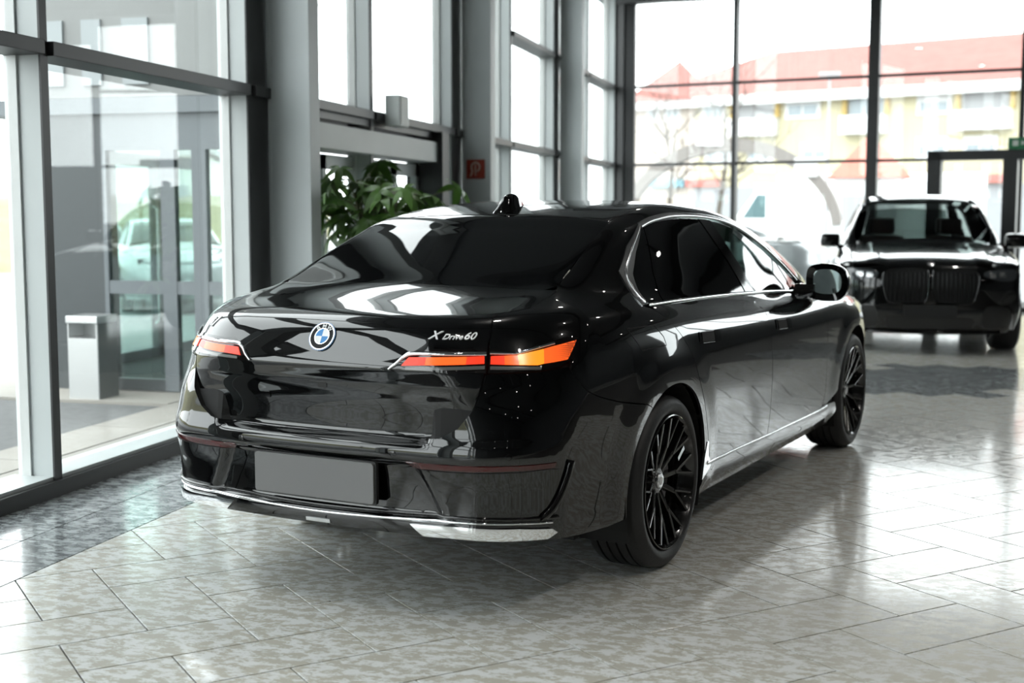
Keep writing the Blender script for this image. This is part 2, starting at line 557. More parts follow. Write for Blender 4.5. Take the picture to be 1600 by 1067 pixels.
# ---- rear quarter and roof frame
bump_top = [(1.607, .725), (1.449, .752), (1.32, .775), (1.124, .828), (1.048, .875), (1.006, .937)]
lamp_low = [(.956, .934), (.863, .926), (.681, .924)]
glass_side = [(1.346, 1.373), (1.45, 1.451), (1.634, 1.551), (1.829, 1.616), (1.995, 1.652)]
roof_ditch = inv(surf_top([(.592, .25), (.585, .5), (.58, .8), (.58, 1.1), (.583, 1.4), (.60, 1.7)]))
a_pillar = inv(surf_top([(.625, 1.95), (.655, 2.2), (.69, 2.45), (.735, 2.70)]))
dlo = [(1.744, 1.125), (1.783, 1.221), (1.778, 1.362), (1.94, 1.487), (2.197, 1.587), (2.311, 1.600), (2.44, 1.606), (2.684, 1.617), (3.053, 1.612), (3.417, 1.580), (3.644, 1.528), (3.888, 1.429), (4.095, 1.296), (4.297, 1.126)]
arch_c = lambda yc, a0, a1, r, n: [(yc+r*math.cos(math.radians(a))-YB+S2, .367+r*math.sin(math.radians(a))) for a in np.linspace(a0, a1, n)]
RA = .418
door_rear_gap = [(1.826, 1.100), (1.873, 1.057), (1.940, .999), (2.013, .933), (2.061, .868), (2.142, .751), (2.250, .591), (2.320, .434), (2.340, .376)]
drg = smooth_line(door_rear_gap, 4)
tdq = td[td[:, 1] > .93]
lamp_gap_top = [(.676, 1.012), (.782, .996), (.888, 1.021), (1.038, 1.040), (1.107, 1.032), (1.034, .961)]
q_poly = np.concatenate([
    [(p[0]+g, p[1]) for p in td[(td[:, 1] > 1.015)][::-1]],
    glass_side, roof_ditch, a_pillar, [(4.47, 1.085)],
    [(p[0], p[1]+.003) for p in dlo[::-1]],
    [(p[0]-g, p[1]) for p in drg[1:-1] if p[1] > .45],
    [q for q in arch_c(0, 8, 124, RA, 26)][:],
    [(p[0], p[1]+g) for p in smooth_line(bump_top, 4)][1:-1],
    [(1.034, .961), (1.107, 1.032), (1.038, 1.040), (.888, 1.021), (.782, .996), (.68, 1.012)],
])
pair('rear_quarter_panel', q_poly, M_paint, car, h=.026, hb=.02)

# ---- rear bumper, from wheel arch to wheel arch
arc_end = arch_c(0, 124, 190, RA, 14)
bR = np.concatenate([
    [(.44, .682), (.523, .6955), (.580, .731), (.629, .797), (.652+g, .864), (.665+g, .918), (.681, .922)],
    [(.863, .924), (.956, .932), (1.006, .935)],
    [(p[0], p[1]-g) for p in smooth_line(bump_top, 4)[::-1]][1:-1],
    arc_end, [(S2-.5-YB-.0, .292), (1.30, .288), (1.1, .300), (.9, .318), (.6, .328), (.3, .330)],
])
bR[:6, 0] += g
bump_poly = np.concatenate([bR, (bR*np.array([-1, 1]))[::-1]])
bumper = sheet('rear_bumper', bump_poly, M_paint, car, h=.014, hb=.008, skirt=.045)

# ---- doors
b_gap = smooth_line([(3.101, 1.085), (3.185, 1.016), (3.190, .938), (3.205, .854), (3.235, .752), (3.272, .581), (3.272, .447), (3.252, .345)], 4)
f_gap = smooth_line([(4.40, 1.030), (4.335, .989), (4.312, .892), (4.330, .795), (4.380, .561), (4.385, .430), (4.335, .362), (4.24, .340)], 4)
belt = [(1.826, 1.113), (2.333, 1.110), (2.8, 1.100), (3.101, 1.090)]
belt2 = [(3.101, 1.090), (3.5, 1.075), (4.05, 1.043), (4.40, 1.030)]
rd = np.concatenate([[(p[0]+g, p[1]) for p in drg], [(2.345, .362), (2.8, .356)], [(p[0]-g, p[1]) for p in b_gap[::-1]], belt[-2::-1]])
doors_r = pair('rear_door', rd, M_paint, car, h=.026, hb=.02)
fd = np.concatenate([[(p[0]+g, p[1]) for p in b_gap], [(3.7, .343)], [(p[0]-g, p[1]) for p in f_gap[::-1]], belt2[-2:0:-1]])
doors_f = pair('front_door', fd, M_paint, car, h=.026, hb=.02)

# ---- sills
sill = [(2.262, .335), (2.345, .352), (2.8, .350), (3.25, .340), (3.7, .336), (4.24, .333), (4.335, .352), (4.60, .352), (4.648, .30), (4.62, .215), (2.30, .215), (2.26, .26)]
pair('sill', sill, M_paint, car, h=.03)
for mir in (False, True):
    ribbon('sill_chrome_strip', smooth_line([(2.300, .376), (2.345, .364), (2.8, .358), (3.25, .349), (3.7, .344), (4.24, .339), (4.45, .345)], 6), M_satin, car, w=.013, hgt=.006, mirror=mir, off=.001)
    sheet('sill_end_trim', [(2.245, .30), (2.262, .40), (2.285, .47), (2.300, .47), (2.315, .40), (2.345, .372), (2.36, .35), (2.30, .325)], M_chrome, car, off=.003, h=.02, mirror=mir)

# ---- front wings, bonnet, front bumper
fa = arch_c(3.215, 178, 60, RA, 24)
fw_poly = np.concatenate([[(p[0]+g, p[1]) for p in f_gap if p[1] > .36], [(4.45, .36)], fa[1:], [(5.45, .80), (5.75, .80), (5.9, .83), (5.75, .90), (5.3, .985), (4.9, 1.03), (4.5, 1.048)]])
pair('front_wing', fw_poly, M_paint, car, h=.03)
fbR = np.concatenate([fa[-1:], arch_c(3.215, 58, -10, RA, 12), [(5.4, .24), (5.9, .21), (6.3, .2), (6.5, .2)], [(6.5, .80), (6.2, .80), (5.9, .825), (5.75, .795), (5.45, .795)]])
fb_poly = fbR
pair('front_bumper', fb_poly, M_paint, car, h=.035)
hd = np.array([(.70, 2.80), (.80, 2.95), (.80, 3.4), (.74, 3.75), (.60, 3.96), (.35, 4.05), (0, 4.07)])
hood_poly = np.concatenate([hd, (hd*np.array([-1, 1]))[::-1][1:], [(-.3, 2.74), (.3, 2.74)]])
sheet('bonnet', hood_poly, M_paint, car, sfn=surf_top, h=.04)

# ---- roof and glass
gs3 = surf(glass_side)
rg = np.concatenate([[(p[0]-.004, p[1]) for p in gs3[::-1]], [(.60, -.528)]])
rg = np.array([(.596, .150), (.610, -.02), (.627, -.214), (.644, -.398), (.655, -.48), (.625, -.532)])
rgl = np.concatenate([rg, [(.3, -.547), (0, -.552), (-.3, -.547)], (rg*np.array([-1, 1]))[::-1], [(-.4, .172), (0, .186), (.4, .172)]])
sheet('rear_window', rgl, M_priv, car, sfn=surf_top, off=-.001, h=.028)
rf = np.array([(.590, .160), (.583, .5), (.577, .8), (.577, 1.1), (.580, 1.4), (.594, 1.66)])
roof_poly = np.concatenate([rf, [(.4, 1.70), (0, 1.72), (-.4, 1.70)], (rf*np.array([-1, 1]))[::-1], [(-.4, .182), (0, .197), (.4, .182)]])
sheet('roof', roof_poly, M_paint, car, sfn=surf_top, h=.03)
ws = np.array([(.594, 1.67), (.622, 1.95), (.652, 2.2), (.687, 2.45), (.725, 2.69)])
ws_poly = np.concatenate([ws, [(.4, 2.73), (0, 2.76), (-.4, 2.73)], (ws*np.array([-1, 1]))[::-1], [(-.4, 1.71), (0, 1.73), (.4, 1.71)]])
sheet('windscreen', ws_poly, M_winf, car, sfn=surf_top, off=-.002, h=.04)

# ---- side glass
dlo_in = np.array([(1.825, 1.145), (1.849, 1.184), (1.877, 1.329), (1.992, 1.445), (2.151, 1.560), (2.267, 1.575), (2.407, 1.587), (2.636, 1.595), (2.998, 1.588), (3.324, 1.560), (3.536, 1.505), (3.768, 1.403), (3.963, 1.268), (4.106, 1.133)])
low_in = np.array([(4.10, 1.066), (3.128, 1.112), (2.354, 1.134)])
full = np.concatenate([dlo_in, low_in])
# quarter light, rear door glass, pillar cover, front door glass, mirror sail
ql = [(1.825, 1.145), (1.849, 1.184), (1.877, 1.329), (1.992, 1.445), (2.151, 1.560), (2.215, 1.568), (2.085, 1.32), (2.03, 1.141)]
rdg = [(2.04, 1.141), (2.095, 1.32), (2.223, 1.569), (2.267, 1.575), (2.407, 1.587), (2.636, 1.595), (2.94, 1.589), (3.055, 1.33), (3.10, 1.113), (2.354, 1.134)]
bpil = [(2.95, 1.589), (3.065, 1.33), (3.11, 1.112), (3.245, 1.106), (3.21, 1.30), (3.11, 1.580), (2.998, 1.588)]
fdg = [(3.118, 1.578), (3.22, 1.30), (3.255, 1.106), (3.7, 1.085), (3.985, 1.072), (3.975, 1.15), (3.93, 1.288), (3.768, 1.403), (3.536, 1.505), (3.324, 1.560)]
sail = [(3.94, 1.28), (3.985, 1.15), (3.995, 1.070), (4.13, 1.064), (4.175, 1.085), (4.106, 1.142), (3.963, 1.268)]
pair('quarter_light', ql, M_priv, car, off=-.006, h=.03)
pair('rear_side_window', rdg, M_priv, car, off=-.006, h=.03)
pair('door_pillar_cover', bpil, M_piano, car, off=-.003, h=.03)
pair('front_side_window', fdg, M_winf, car, off=-.006, h=.03)
pair('mirror_sail', sail, M_piano, car, off=-.003, h=.03)
# chrome surround
shard = [(1.744, 1.125), (1.783, 1.221), (1.778, 1.362), (1.94, 1.487), (2.190, 1.586), (2.165, 1.558), (1.992, 1.445), (1.880, 1.329), (1.842, 1.184), (1.823, 1.130)]
for mir in (False, True):
    sh = sheet('window_corner_chrome', shard, M_satin, car, off=.004, h=.012, hb=.012, mirror=mir)
    ribbon('corner_edge', smooth_line([(1.80, 1.135), (1.812, 1.20), (1.828, 1.345), (1.96, 1.462), (2.16, 1.568)], 6), M_satin, sh, w=.008, hgt=.008, mirror=mir, off=.004)
    ribbon('window_top_trim', smooth_line([(2.180, 1.573), (2.29, 1.588), (2.42, 1.597), (2.66, 1.606), (3.03, 1.600), (3.37, 1.570), (3.59, 1.517), (3.83, 1.416), (4.03, 1.282), (4.20, 1.130)], 6), M_satin, car, w=[.030, .030, .030, .026, .022, .018, .016], hgt=.008, mirror=mir, off=.0)
    ribbon('belt_trim', smooth_line([(1.80, 1.124), (2.333, 1.120), (2.8, 1.110), (3.111, 1.099), (3.6, 1.076), (4.06, 1.050), (4.25, 1.052)], 6), M_chrome, car, w=.016, hgt=.008, mirror=mir, off=.002)

# ---- tail lamps
lamp = [(.313, .930), (.361, .974), (.422, 1.004), (.676, 1.010), (.782, .994), (.888, 1.019), (1.038, 1.038), (1.104, 1.030), (1.032, .961), (.956, .936), (.863, .928), (.681, .926), (.401, .926)]
M_lampglass = mat('smoked_lamp_glass', (.006, .005, .005), .04, ior=1.6)
M_red = mat('lit_red_lamp', (.3, .02, .01), .3, emit=(1.0, .045, .012), estr=.75)
M_amber = mat('lit_amber_lamp', (.6, .2, .02), .2, emit=(1.0, .27, .010), estr=.95)
M_orange = mat('lit_orange_lamp', (.5, .08, .02), .2, emit=(1.0, .115, .012), estr=.85)
M_clear = mat('clear_lamp_strip', (.10, .10, .095), .25, coat=1.0)
M_mesh = mat('lamp_grid', (.02, .004, .003), .4)
split = .6735
red_in = [(.369, .944), (.391, .974), (.661, .982), (.663, .957)]
red_out_ = [(.684, .982), (.786, .983), (.890, .999), (.886, .950), (.866, .947), (.684, .955)]
amber = [(.786, .983), (.84, .992), (.903, 1.001), (.892, .951), (.866, .947), (.79, .950)]
tip = [(.903, 1.001), (.948, 1.008), (1.082, 1.024), (1.006, .960), (.938, .954), (.892, .951)]
for mir in (False, True):
    k = dict(mirror=mir)
    inner = sheet('inner_tail_lamp', [p for p in lamp if p[0] < .67][:3]+[(split-.003, 1.010), (split-.003, .926)]+[(.401, .926)], M_lampglass, car, off=.004, h=.02, **k)
    setp(inner, 'inner tail lamp on the boot lid with glowing orange strip')
    outer = sheet('outer_tail_lamp', [(split+.003, 1.010)]+lamp[4:-1]+[(split+.003, .926)], M_lampglass, car, off=.004, h=.02, **k)
    setp(outer, 'outer tail lamp wrapping round the wing with glowing orange tip')
    a = .5
    sheet('light_strip', [(.369, .944), (.391, .9735), (.46, .976), (.46, .949)], M_red, inner, off=.007, h=.02, **k)
    sheet('light_strip', [(.46, .949), (.46, .976), (.60, .980), (.60, .9545)], M_orange, inner, off=.007, h=.02, **k)
    sheet('light_strip', [(.60, .9545), (.60, .980), (.661, .982), (.663, .957)], M_red, inner, off=.007, h=.02, **k)
    sheet('light_strip', [(.684, .955), (.684, .982), (.735, .9825), (.735, .9525)], M_red, outer, off=.007, h=.02, **k)
    sheet('light_strip', [(.735, .9525), (.735, .9825), (.786, .983), (.79, .950)], M_orange, outer, off=.007, h=.02, **k)
    sheet('light_strip', amber, M_amber, outer, off=.007, h=.02, **k)
    sheet('light_strip', tip, M_orange, outer, off=.007, h=.02, **k)
    sheet('clear_strip', [(.385, .931), (.385, .940), (.665, .950), (.665, .939)], M_clear, inner, off=.006, h=.02, **k)
    sheet('clear_strip', [(.684, .937), (.684, .948), (.879, .941), (.877, .931)], M_clear, outer, off=.006, h=.02, **k)
    ribbon('lamp_chrome_edge', smooth_line([(.318, .931), (.345, .950), (.374, .977), (.41, .988), (.55, .990), (.667, .991)], 5), M_chrome, inner, w=[.008, .010, .016, .016, .016], hgt=.006, off=.003, **k)
    ribbon('lamp_chrome_edge', smooth_line([(.680, .992), (.74, .990), (.786, .990), (.84, 1.000), (.905, 1.011), (.96, 1.019)], 5), M_chrome, outer, w=.010, hgt=.008, off=.003, **k)
    # dark grid over the glowing tip
    mb = MB()
    pts = []
    for i in range(20):
        for j in range(12):
            u = .925+i*.0085+(j % 2)*.00425; v = .955+j*.0065
            pts.append((u, v))
    pts = np.array(pts); tp = np.array([(.930, 1.002), (1.076, 1.0215), (1.006, .9625), (.92, .955)])
    pts = pts[inside(tp, pts)]
    Pq = surf(pts); Nq = normal(Pq)
    for p, n_, q in zip(Pq, Nq, pts):
        r_ = .0008+.0026*max(0, min(1, (q[0]-.93)/.11))
        ax = np.cross(n_, [0, 0, 1]); ax /= np.linalg.norm(ax); ay = np.cross(n_, ax)
        c = p+n_*.0088
        v_ = [c+ax*r_*math.cos(t)+ay*r_*math.sin(t) for t in np.linspace(0, 2*math.pi, 7)[:-1]]
        v_ = np.array(v_)*(np.array([-1, 1, 1]) if mir else 1)
        mb.add(v_, [tuple(range(6))])
    mo = mb.build('lamp_grid', M_mesh, outer); mo['kind'] = 'stuff'

# ---- lower bumper furniture
M_refl = mat('red_reflector', (.055, .003, .003), .15, coat=.4)
field = [(.362, .572), (.405, .469), (.456, .400), (.60, .404), (.759, .408), (.860, .424), (.915, .501), (.932, .575), (.75, .578), (.55, .574)]
for mir in (False, True):
    sheet('bumper_cheek', smooth_line(field, 3, True), M_paint, car, off=.004, h=.02, mirror=mir, skirt=.01)
    sheet('reflector', [(.395, .602), (.554, .601), (.757, .604), (.914, .603), (.908, .586), (.757, .586), (.551, .582), (.41, .580)], M_refl, car, off=.004, h=.02, mirror=mir)
    ribbon('air_outlet_blade', smooth_line([(.990, .600), (.985, .58), (.967, .535), (.938, .478), (.899, .427), (.853, .398)], 6), M_piano, car, w=.030, hgt=.016, mirror=mir, off=.002, taper=True)
    sheet('chrome_skid_trim', [(.405, .374), (.60, .378), (.78, .374), (.900, .362), (.925, .345), (.885, .327), (.78, .332), (.6, .336), (.455, .335)], M_chrome, car, off=.012, h=.02, mirror=mir, skirt=.02)
ribbon('chrome_lower_line', smooth_line([(-.905, .384), (-.75, .392), (-.6, .392), (-.3, .384), (0, .380), (.3, .384), (.6, .392), (.75, .392), (.905, .384)], 8), M_chrome, car, w=.010, hgt=.007, off=.002)
ribbon('lower_lip', smooth_line([(-.93, .400), (-.75, .408), (-.6, .409), (-.3, .402), (0, .398), (.3, .402), (.6, .409), (.75, .408), (.93, .400)], 8), M_piano, car, w=.014, hgt=.012, off=.0)
sheet('rear_marker', [(-.055, .338), (-.055, .352), (.055, .352), (.055, .338)], M_satin, car, off=.003, h=.02)
# parking sensors
for (u, v) in ((-.348, .628), (.348, .628), (-.747, .636), (.747, .636)):
    p = surf([(u, v)])[0]; n_ = normal(p[None])[0]
    ax = np.cross(n_, [0, 0, 1]); ax /= np.linalg.norm(ax); ay = np.cross(n_, ax)
    mb = MB(); prof = [(.0, .0125), (.0015, .0125), (.002, .0115), (.002, .0105), (.0005, .0100), (.0012, .006), (.0014, .0005)]
    vv = []; m_ = 20
    for (a_, r_) in prof: vv += [p+n_*a_+(ax*math.cos(2*math.pi*k/m_)+ay*math.sin(2*math.pi*k/m_))*r_ for k in range(m_)]
    ff = [(i*m_+k, i*m_+(k+1) % m_, (i+1)*m_+(k+1) % m_, (i+1)*m_+k) for i in range(len(prof)-1) for k in range(m_)]
    mb.add(vv, ff).build('parking_sensor', M_piano, car, angle=.7)
# number plate
M_plate = mat('blank_plate_grey', (.17, .17, .17), .6, spec=.2)
mb = MB(); yp = -1.196; zc = .512
def rrect(w, h_, r, n=5):
    out = []
    for (sx, sy, a0) in ((1, 1, 0), (-1, 1, 90), (-1, -1, 180), (1, -1, 270)):
        for k in range(n):
            t = math.radians(a0+90*k/(n-1)); out.append((sx*(w-r)+r*math.cos(t), sy*(h_-r)+r*math.sin(t)))
    return out
pl = rrect(.272, .075, .012)
mb.prism([(x, z+zc) for x, z in pl], yp-.004, yp+.004, 'y'); plate = mb.build('number_plate', M_plate, car)
setp(plate, 'blank flat grey number plate')
mb = MB(); mb.prism([(x, z+zc) for x, z in rrect(.279, .081, .013)], yp+.0045, yp+.022, 'y'); mb.build('plate_holder', M_plastic, car)

# ---- badges
def on_surface(V, u0, v0, lift, flip=1):
    uv = np.stack([u0+V[:, 0]*flip, v0+V[:, 1]], 1); P = surf(uv); N = normal(P)
    return P+N*(lift+V[:, 2])[:, None]
def badge(name, parts, u0, v0, label):
    Vs = []; Fs = []; n0 = 0; x = 0
    for (txt, size, shear, sp) in parts:
        V, Fc = text_mesh(txt, size, shear, .0022, fat=size*.010)
        V[:, 0] *= 1.25
        V[:, 0] += x-V[:, 0].min(); x = V[:, 0].max()+sp
        Vs.append(V); Fs += [tuple(i+n0 for i in f) for f in Fc]; n0 += len(V)
    V = np.concatenate(Vs)
    P = on_surface(V, u0, v0, .0025)
    o = obj(name, P, Fs, mat('bright_badge', (.80, .81, .82), .35, metal=.25), car); setp(o, label); return o
badge('model_badge', [('X', .040, .35, .004), ('Drive', .026, .35, .005), ('60', .036, .35, 0)], .447, 1.040, 'chrome drive-train lettering on the boot lid')
badge('model_badge', [('i7', .062, .3, 0)], -.642, 1.040, 'chrome model number on the boot lid')
# roundel
p0 = surf([(0.0, 1.031)])[0]; n0_ = normal(p0[None])[0]
ax_ = np.array([1.0, 0, 0]); ay_ = np.cross(n0_, ax_); ay_ = ay_ if ay_[2] > 0 else -ay_
def disc(r0, r1, z0, z1, a0=0, a1=360, n=40):
    """flat ring sector lifted off the boot lid"""
    v = []; f = []
    for k in range(n+1):
        t = math.radians(a0+(a1-a0)*k/n)
        for r_ in (r0, r1): v.append(p0+n0_*(z1)+(ax_*math.cos(t)+ay_*math.sin(t))*r_)
        v.append(p0+n0_*z0+(ax_*math.cos(t)+ay_*math.sin(t))*r1)
    for k in range(n):
        a, b_ = 3*k, 3*k+3
        f += [(a, a+1, b_+1, b_), (a+1, a+2, b_+2, b_+1)]
    return v, f
RB = .058
M_bblue = mat('badge_blue', (.008, .20, .52), .4)
M_bwhite = mat('badge_white', (.75, .77, .78), .4)
M_bring = mat('badge_blue_ring', (.015, .10, .26), .2, coat=1.0)
rb = MB().add(*disc(0, RB*.89, -.002, .0045)).build('roundel', mat('badge_black', (.006, .006, .007), .45, spec=.15), car); setp(rb, 'round blue and white emblem')
MB().add(*disc(RB*.93, RB, -.002, .0050)).build('outer_ring', M_bring, rb)
MB().add(*disc(RB*.885, RB*.93, -.002, .0060)).build('silver_ring', M_chrome, rb)
MB().add(*disc(RB*.52, RB*.56, .003, .0058)).build('inner_ring', M_chrome, rb)
for a, m_ in ((0, M_bwhite), (90, M_bblue), (180, M_bwhite), (270, M_bblue)):
    MB().add(*disc(0, RB*.52, .003, .0055, a, a+90, 12)).build('quadrant', m_, rb)
for ch, ang in (('B', 128), ('M', 90), ('W', 52)):
    V, Fc = text_mesh(ch, .0215, 0, .0006, fat=.0004)
    V[:, :2] -= (V[:, :2].max(0)+V[:, :2].min(0))/2
    V[:, 0] *= 1.15
    t = math.radians(ang); er = ax_*math.cos(t)+ay_*math.sin(t); et = ax_*math.sin(t)-ay_*math.cos(t)
    P = p0+er*RB*.71+n0_*.0056+V[:, 0:1]*et+V[:, 1:2]*er+V[:, 2:3]*n0_
    obj('emblem_letter', P, Fc, M_bwhite, rb)

# ---- reversing camera button under the boot lip, number plate light slot
def slot(name, u0, v0, w, hh, m_, off=.002):
    return sheet(name, [(u0+x, v0+z) for x, z in rrect(w, hh, hh*.6, 4)], m_, car, off=off, h=.02, hb=.006, skirt=.004)
RC[0] = 1
slot('boot_release', .02, .855, .020, .010, M_plastic)
slot('rear_camera', -.25, .80, .016, .012, M_piano, .004)

RC[0] = 0
# ---- door handles, fuel flap
for base, drs in ((2.30, doors_r), (3.43, doors_f)):
    zc_ = .943 if base < 3 else .915
    for k, dr in enumerate(drs):
        hp = [(base+x*1.0, zc_+z-.10*x*.35) for x, z in rrect(.135, .026, .012)]
        hs = sheet('door_handle', hp, M_piano, dr, off=.003, h=.02, mirror=(k == 1), skirt=.006)
        ip = [(base-.025+x, zc_+z-.10*x*.35) for x, z in rrect(.075, .020, .008)]
        sheet('handle_recess', ip, M_dark, hs, off=.0042, h=.02, mirror=(k == 1), skirt=.002)
        ribbon('handle_edge', densify([(base-.025+x, zc_+z-.10*x*.35) for x, z in rrect(.080, .024, .010)], .02), M_piano, hs, w=.003, hgt=.0016, off=.0035, closed=True, mirror=(k == 1))
for mir in (False, True):
    ribbon('fuel_flap_gap', densify([(1.476, 1.040), (1.722, 1.036), (1.780, .985), (1.790, .950), (1.556, .948)], .02), M_dark, car, w=.004, hgt=.0006, off=.0004, closed=True, mirror=mir)

# ---- aerial fin on the roof
P = surf_top([(0, .36)])[0]
fin = MB()
secs = []
for t in np.linspace(0, 1, 12):
    y = .19+.30*t
    zb = surf_top([(0, y)])[0][2]-.006
    hgt = .072*(math.sin(math.pi*min(1, t*1.9)/2) if t < .5 else math.cos((t-.5)*math.pi)**.9)+.004
    w0 = .040*math.sin(math.pi*min(1, .12+t*.9))+.004
    secs.append([(w0*a, y+(.02*b if t < .3 else 0), zb+hgt*b) for a, b in ((-1, 0), (-.75, .35), (-.42, .8), (-.22, .97), (0, 1), (.22, .97), (.42, .8), (.75, .35), (1, 0))])
v = [p for s_ in secs for p in s_]; q = 9
f = [(i*q+k, i*q+k+1, (i+1)*q+k+1, (i+1)*q+k) for i in range(len(secs)-1) for k in range(q-1)]+[tuple(range(q)), tuple(range((len(secs)-1)*q, len(secs)*q))[::-1]]
fin.add(v, f).build('roof_aerial', M_piano, car, angle=.8)

# ---- panel-gap backing: a dark core just inside the skin
us = np.concatenate([np.linspace(0, S4+XO, 190)]); vs = np.linspace(.24, 1.04, 34)
UU, VV = np.meshgrid(us, vs)
Pc = surf(np.stack([UU.ravel(), VV.ravel()], 1)); okc = ~np.isnan(Pc[:, 0]); Pc[~okc] = 0
Nc = normal(Pc); Pc = Pc-Nc*.022
Pc = Pc.reshape(len(vs), len(us), 3); okc = okc.reshape(len(vs), len(us))
for side in (1, -1):
    vv = Pc.reshape(-1, 3)*np.array([side, 1, 1]); ff = []
    for i in range(len(vs)-1):
        for j in range(len(us)-1):
            c = Pc[i:i+2, j:j+2].reshape(-1, 3)
            if not okc[i:i+2, j:j+2].all(): continue
            near = False
            for yc in (0, 3.215):
                if (np.hypot(c[:, 1]-yc, c[:, 2]-.367) < .445).any() and abs(c[:, 0]).min() > .6: near = True
            if near: continue
            n_ = len(us); ff.append((i*n_+j, i*n_+j+1, (i+1)*n_+j+1, (i+1)*n_+j))
    obj('inner_shell', vv, ff, M_dark, car)
# floor pan and parcel shelf
mb = MB(); mb.box(-.72, -.45, .19, .72, 3.6, .24); mb.build('floor_pan', M_dark, car)
mb = MB(); mb.box(-.66, -.50, 1.05, .66, .05, 1.07); mb.box(-.72, .0, .55, .72, .10, 1.07); mb.build('parcel_shelf', M_seat, car)
mb = MB(); mb.box(-.84, .1, .22, .84, 2.7, .30); mb.build('cabin_floor', M_seat, car)
mb = MB(); mb.box(-.80, 2.35, .70, .80, 2.85, 1.03, .06); mb.box(-.12, 1.2, .3, .12, 2.5, .72, .04); mb.build('dashboard', M_seat, car)
# seats
def seat(x, y, rear=False):
    mb = MB(); w = .27 if not rear else .33
    mb.box(x-w, y-.05, .40, x+w, y+.48, .58, .07)
    bk = MB()
    for k in range(7):
        t = k/6; 
        bk.box(x-w*(1-.15*t), y-.10-.20*t, .56+.085*k, x+w*(1-.15*t), y+.03-.20*t, .56+.085*(k+1)+.01, .035)
    hr = MB(); hr.box(x-.14, y-.36, 1.14+.03, x+.14, y-.25, 1.36, .045)
    s_ = mb.build('seat', M_seat, car, angle=.8)
    bk.build('backrest', M_seat, s_, angle=.8); hr.build('headrest', M_seat, s_, angle=.8)
for x in (-.38, .38): seat(x, 1.55); seat(x, .45, True)
mb = MB(); ring = [(-.38+.185*math.cos(t), 2.22+.07*math.sin(t), .96+.172*math.sin(t)) for t in np.linspace(0, 2*math.pi, 33)[:-1]]
mb.tube(ring, .016, 8, closed=True); mb.box(-.55, 2.215, .935, -.21, 2.24, .985, .01); mb.build('steering_wheel', M_seat, car, angle=.8)

# ---- wheel wells
for yc in (0, 3.215):
    for sd in (1, -1):
        mb = MB(); v = []; f = []; m_ = 30
        for k in range(m_+1):
            a = math.radians(-25+230*k/m_)
            for x in (.935, .60): v.append((sd*x, yc+.430*math.cos(a), .367+.430*math.sin(a)))
        for k in range(m_): f.append((2*k, 2*k+1, 2*k+3, 2*k+2))
        mb.add(v, f)
        # closing disc
        v = [(sd*.60, yc, .367)]+[(sd*.60, yc+.43*math.cos(math.radians(-25+230*k/m_)), .367+.43*math.sin(math.radians(-25+230*k/m_))) for k in range(m_+1)]
        mb.add(v, [(0, k+1, k+2) for k in range(m_)])
        mb.build('wheel_well', M_dark, car)

# ---- door mirrors
def make_mirror(sd):
    mb = MB(); secs = []
    # housing swept outward from the door; opening faces backwards
    y0 = 2.27; z0 = 1.11
    prof = [(.0, -.085), (.03, -.105), (.10, -.115), (.17, -.108), (.215, -.07), (.225, .0), (.205, .06), (.15, .092), (.07, .098), (.0, .075), (-.015, 0)]
    prof = smooth_line(prof, 4, True).tolist()
    n = len(prof)
    ring = lambda sc, y: [(sd*(.905+.105+(px-.105)*sc), y, z0+pz*sc) for px, pz in prof]
    rings = [ring(.90, y0+.004), ring(1.0, y0), ring(1.02, y0+.03), ring(.97, y0+.08), ring(.82, y0+.125), ring(.5, y0+.15)]
    v = [p for r_ in rings for p in r_]
    f = [(i*n+k, i*n+(k+1) % n, (i+1)*n+(k+1) % n, (i+1)*n+k) for i in range(len(rings)-1) for k in range(n)]+[tuple(range((len(rings)-1)*n, len(rings)*n))]
    mb.add(v, f)
    h_ = mb.build('mirror_housing', M_paint, car, angle=1.0)
    bz = MB(); v = ring(.905, y0+.006)+ring(.66, y0+.016); bz.add(v, [(k, (k+1) % n, n+(k+1) % n, n+k) for k in range(n)]); bz.build('mirror_bezel', M_piano, h_)
    gl = MB(); v = ring(.67, y0+.017); 
    v = [(x, y+.02*abs(x-sd*.93)*0, z) for x, y, z in v]
    # glass turned slightly inward to the driver
    v = [(x, y+(.10*(abs(x)-1.01)), z) for x, y, z in v]
    gl.add(v, [tuple(range(n))]); gl.build('mirror_glass', mat('mirror_silver', (.62, .72, .71), .0, metal=1.0), h_)
    st = MB(); st.prism([(2.24, 1.02), (2.36, 1.02), (2.38, 1.06), (2.36, 1.09), (2.26, 1.09), (2.24, 1.06)], sd*.83, sd*.94, 'x'); st.build('mirror_stalk', M_piano, h_)
make_mirror(1); make_mirror(-1)

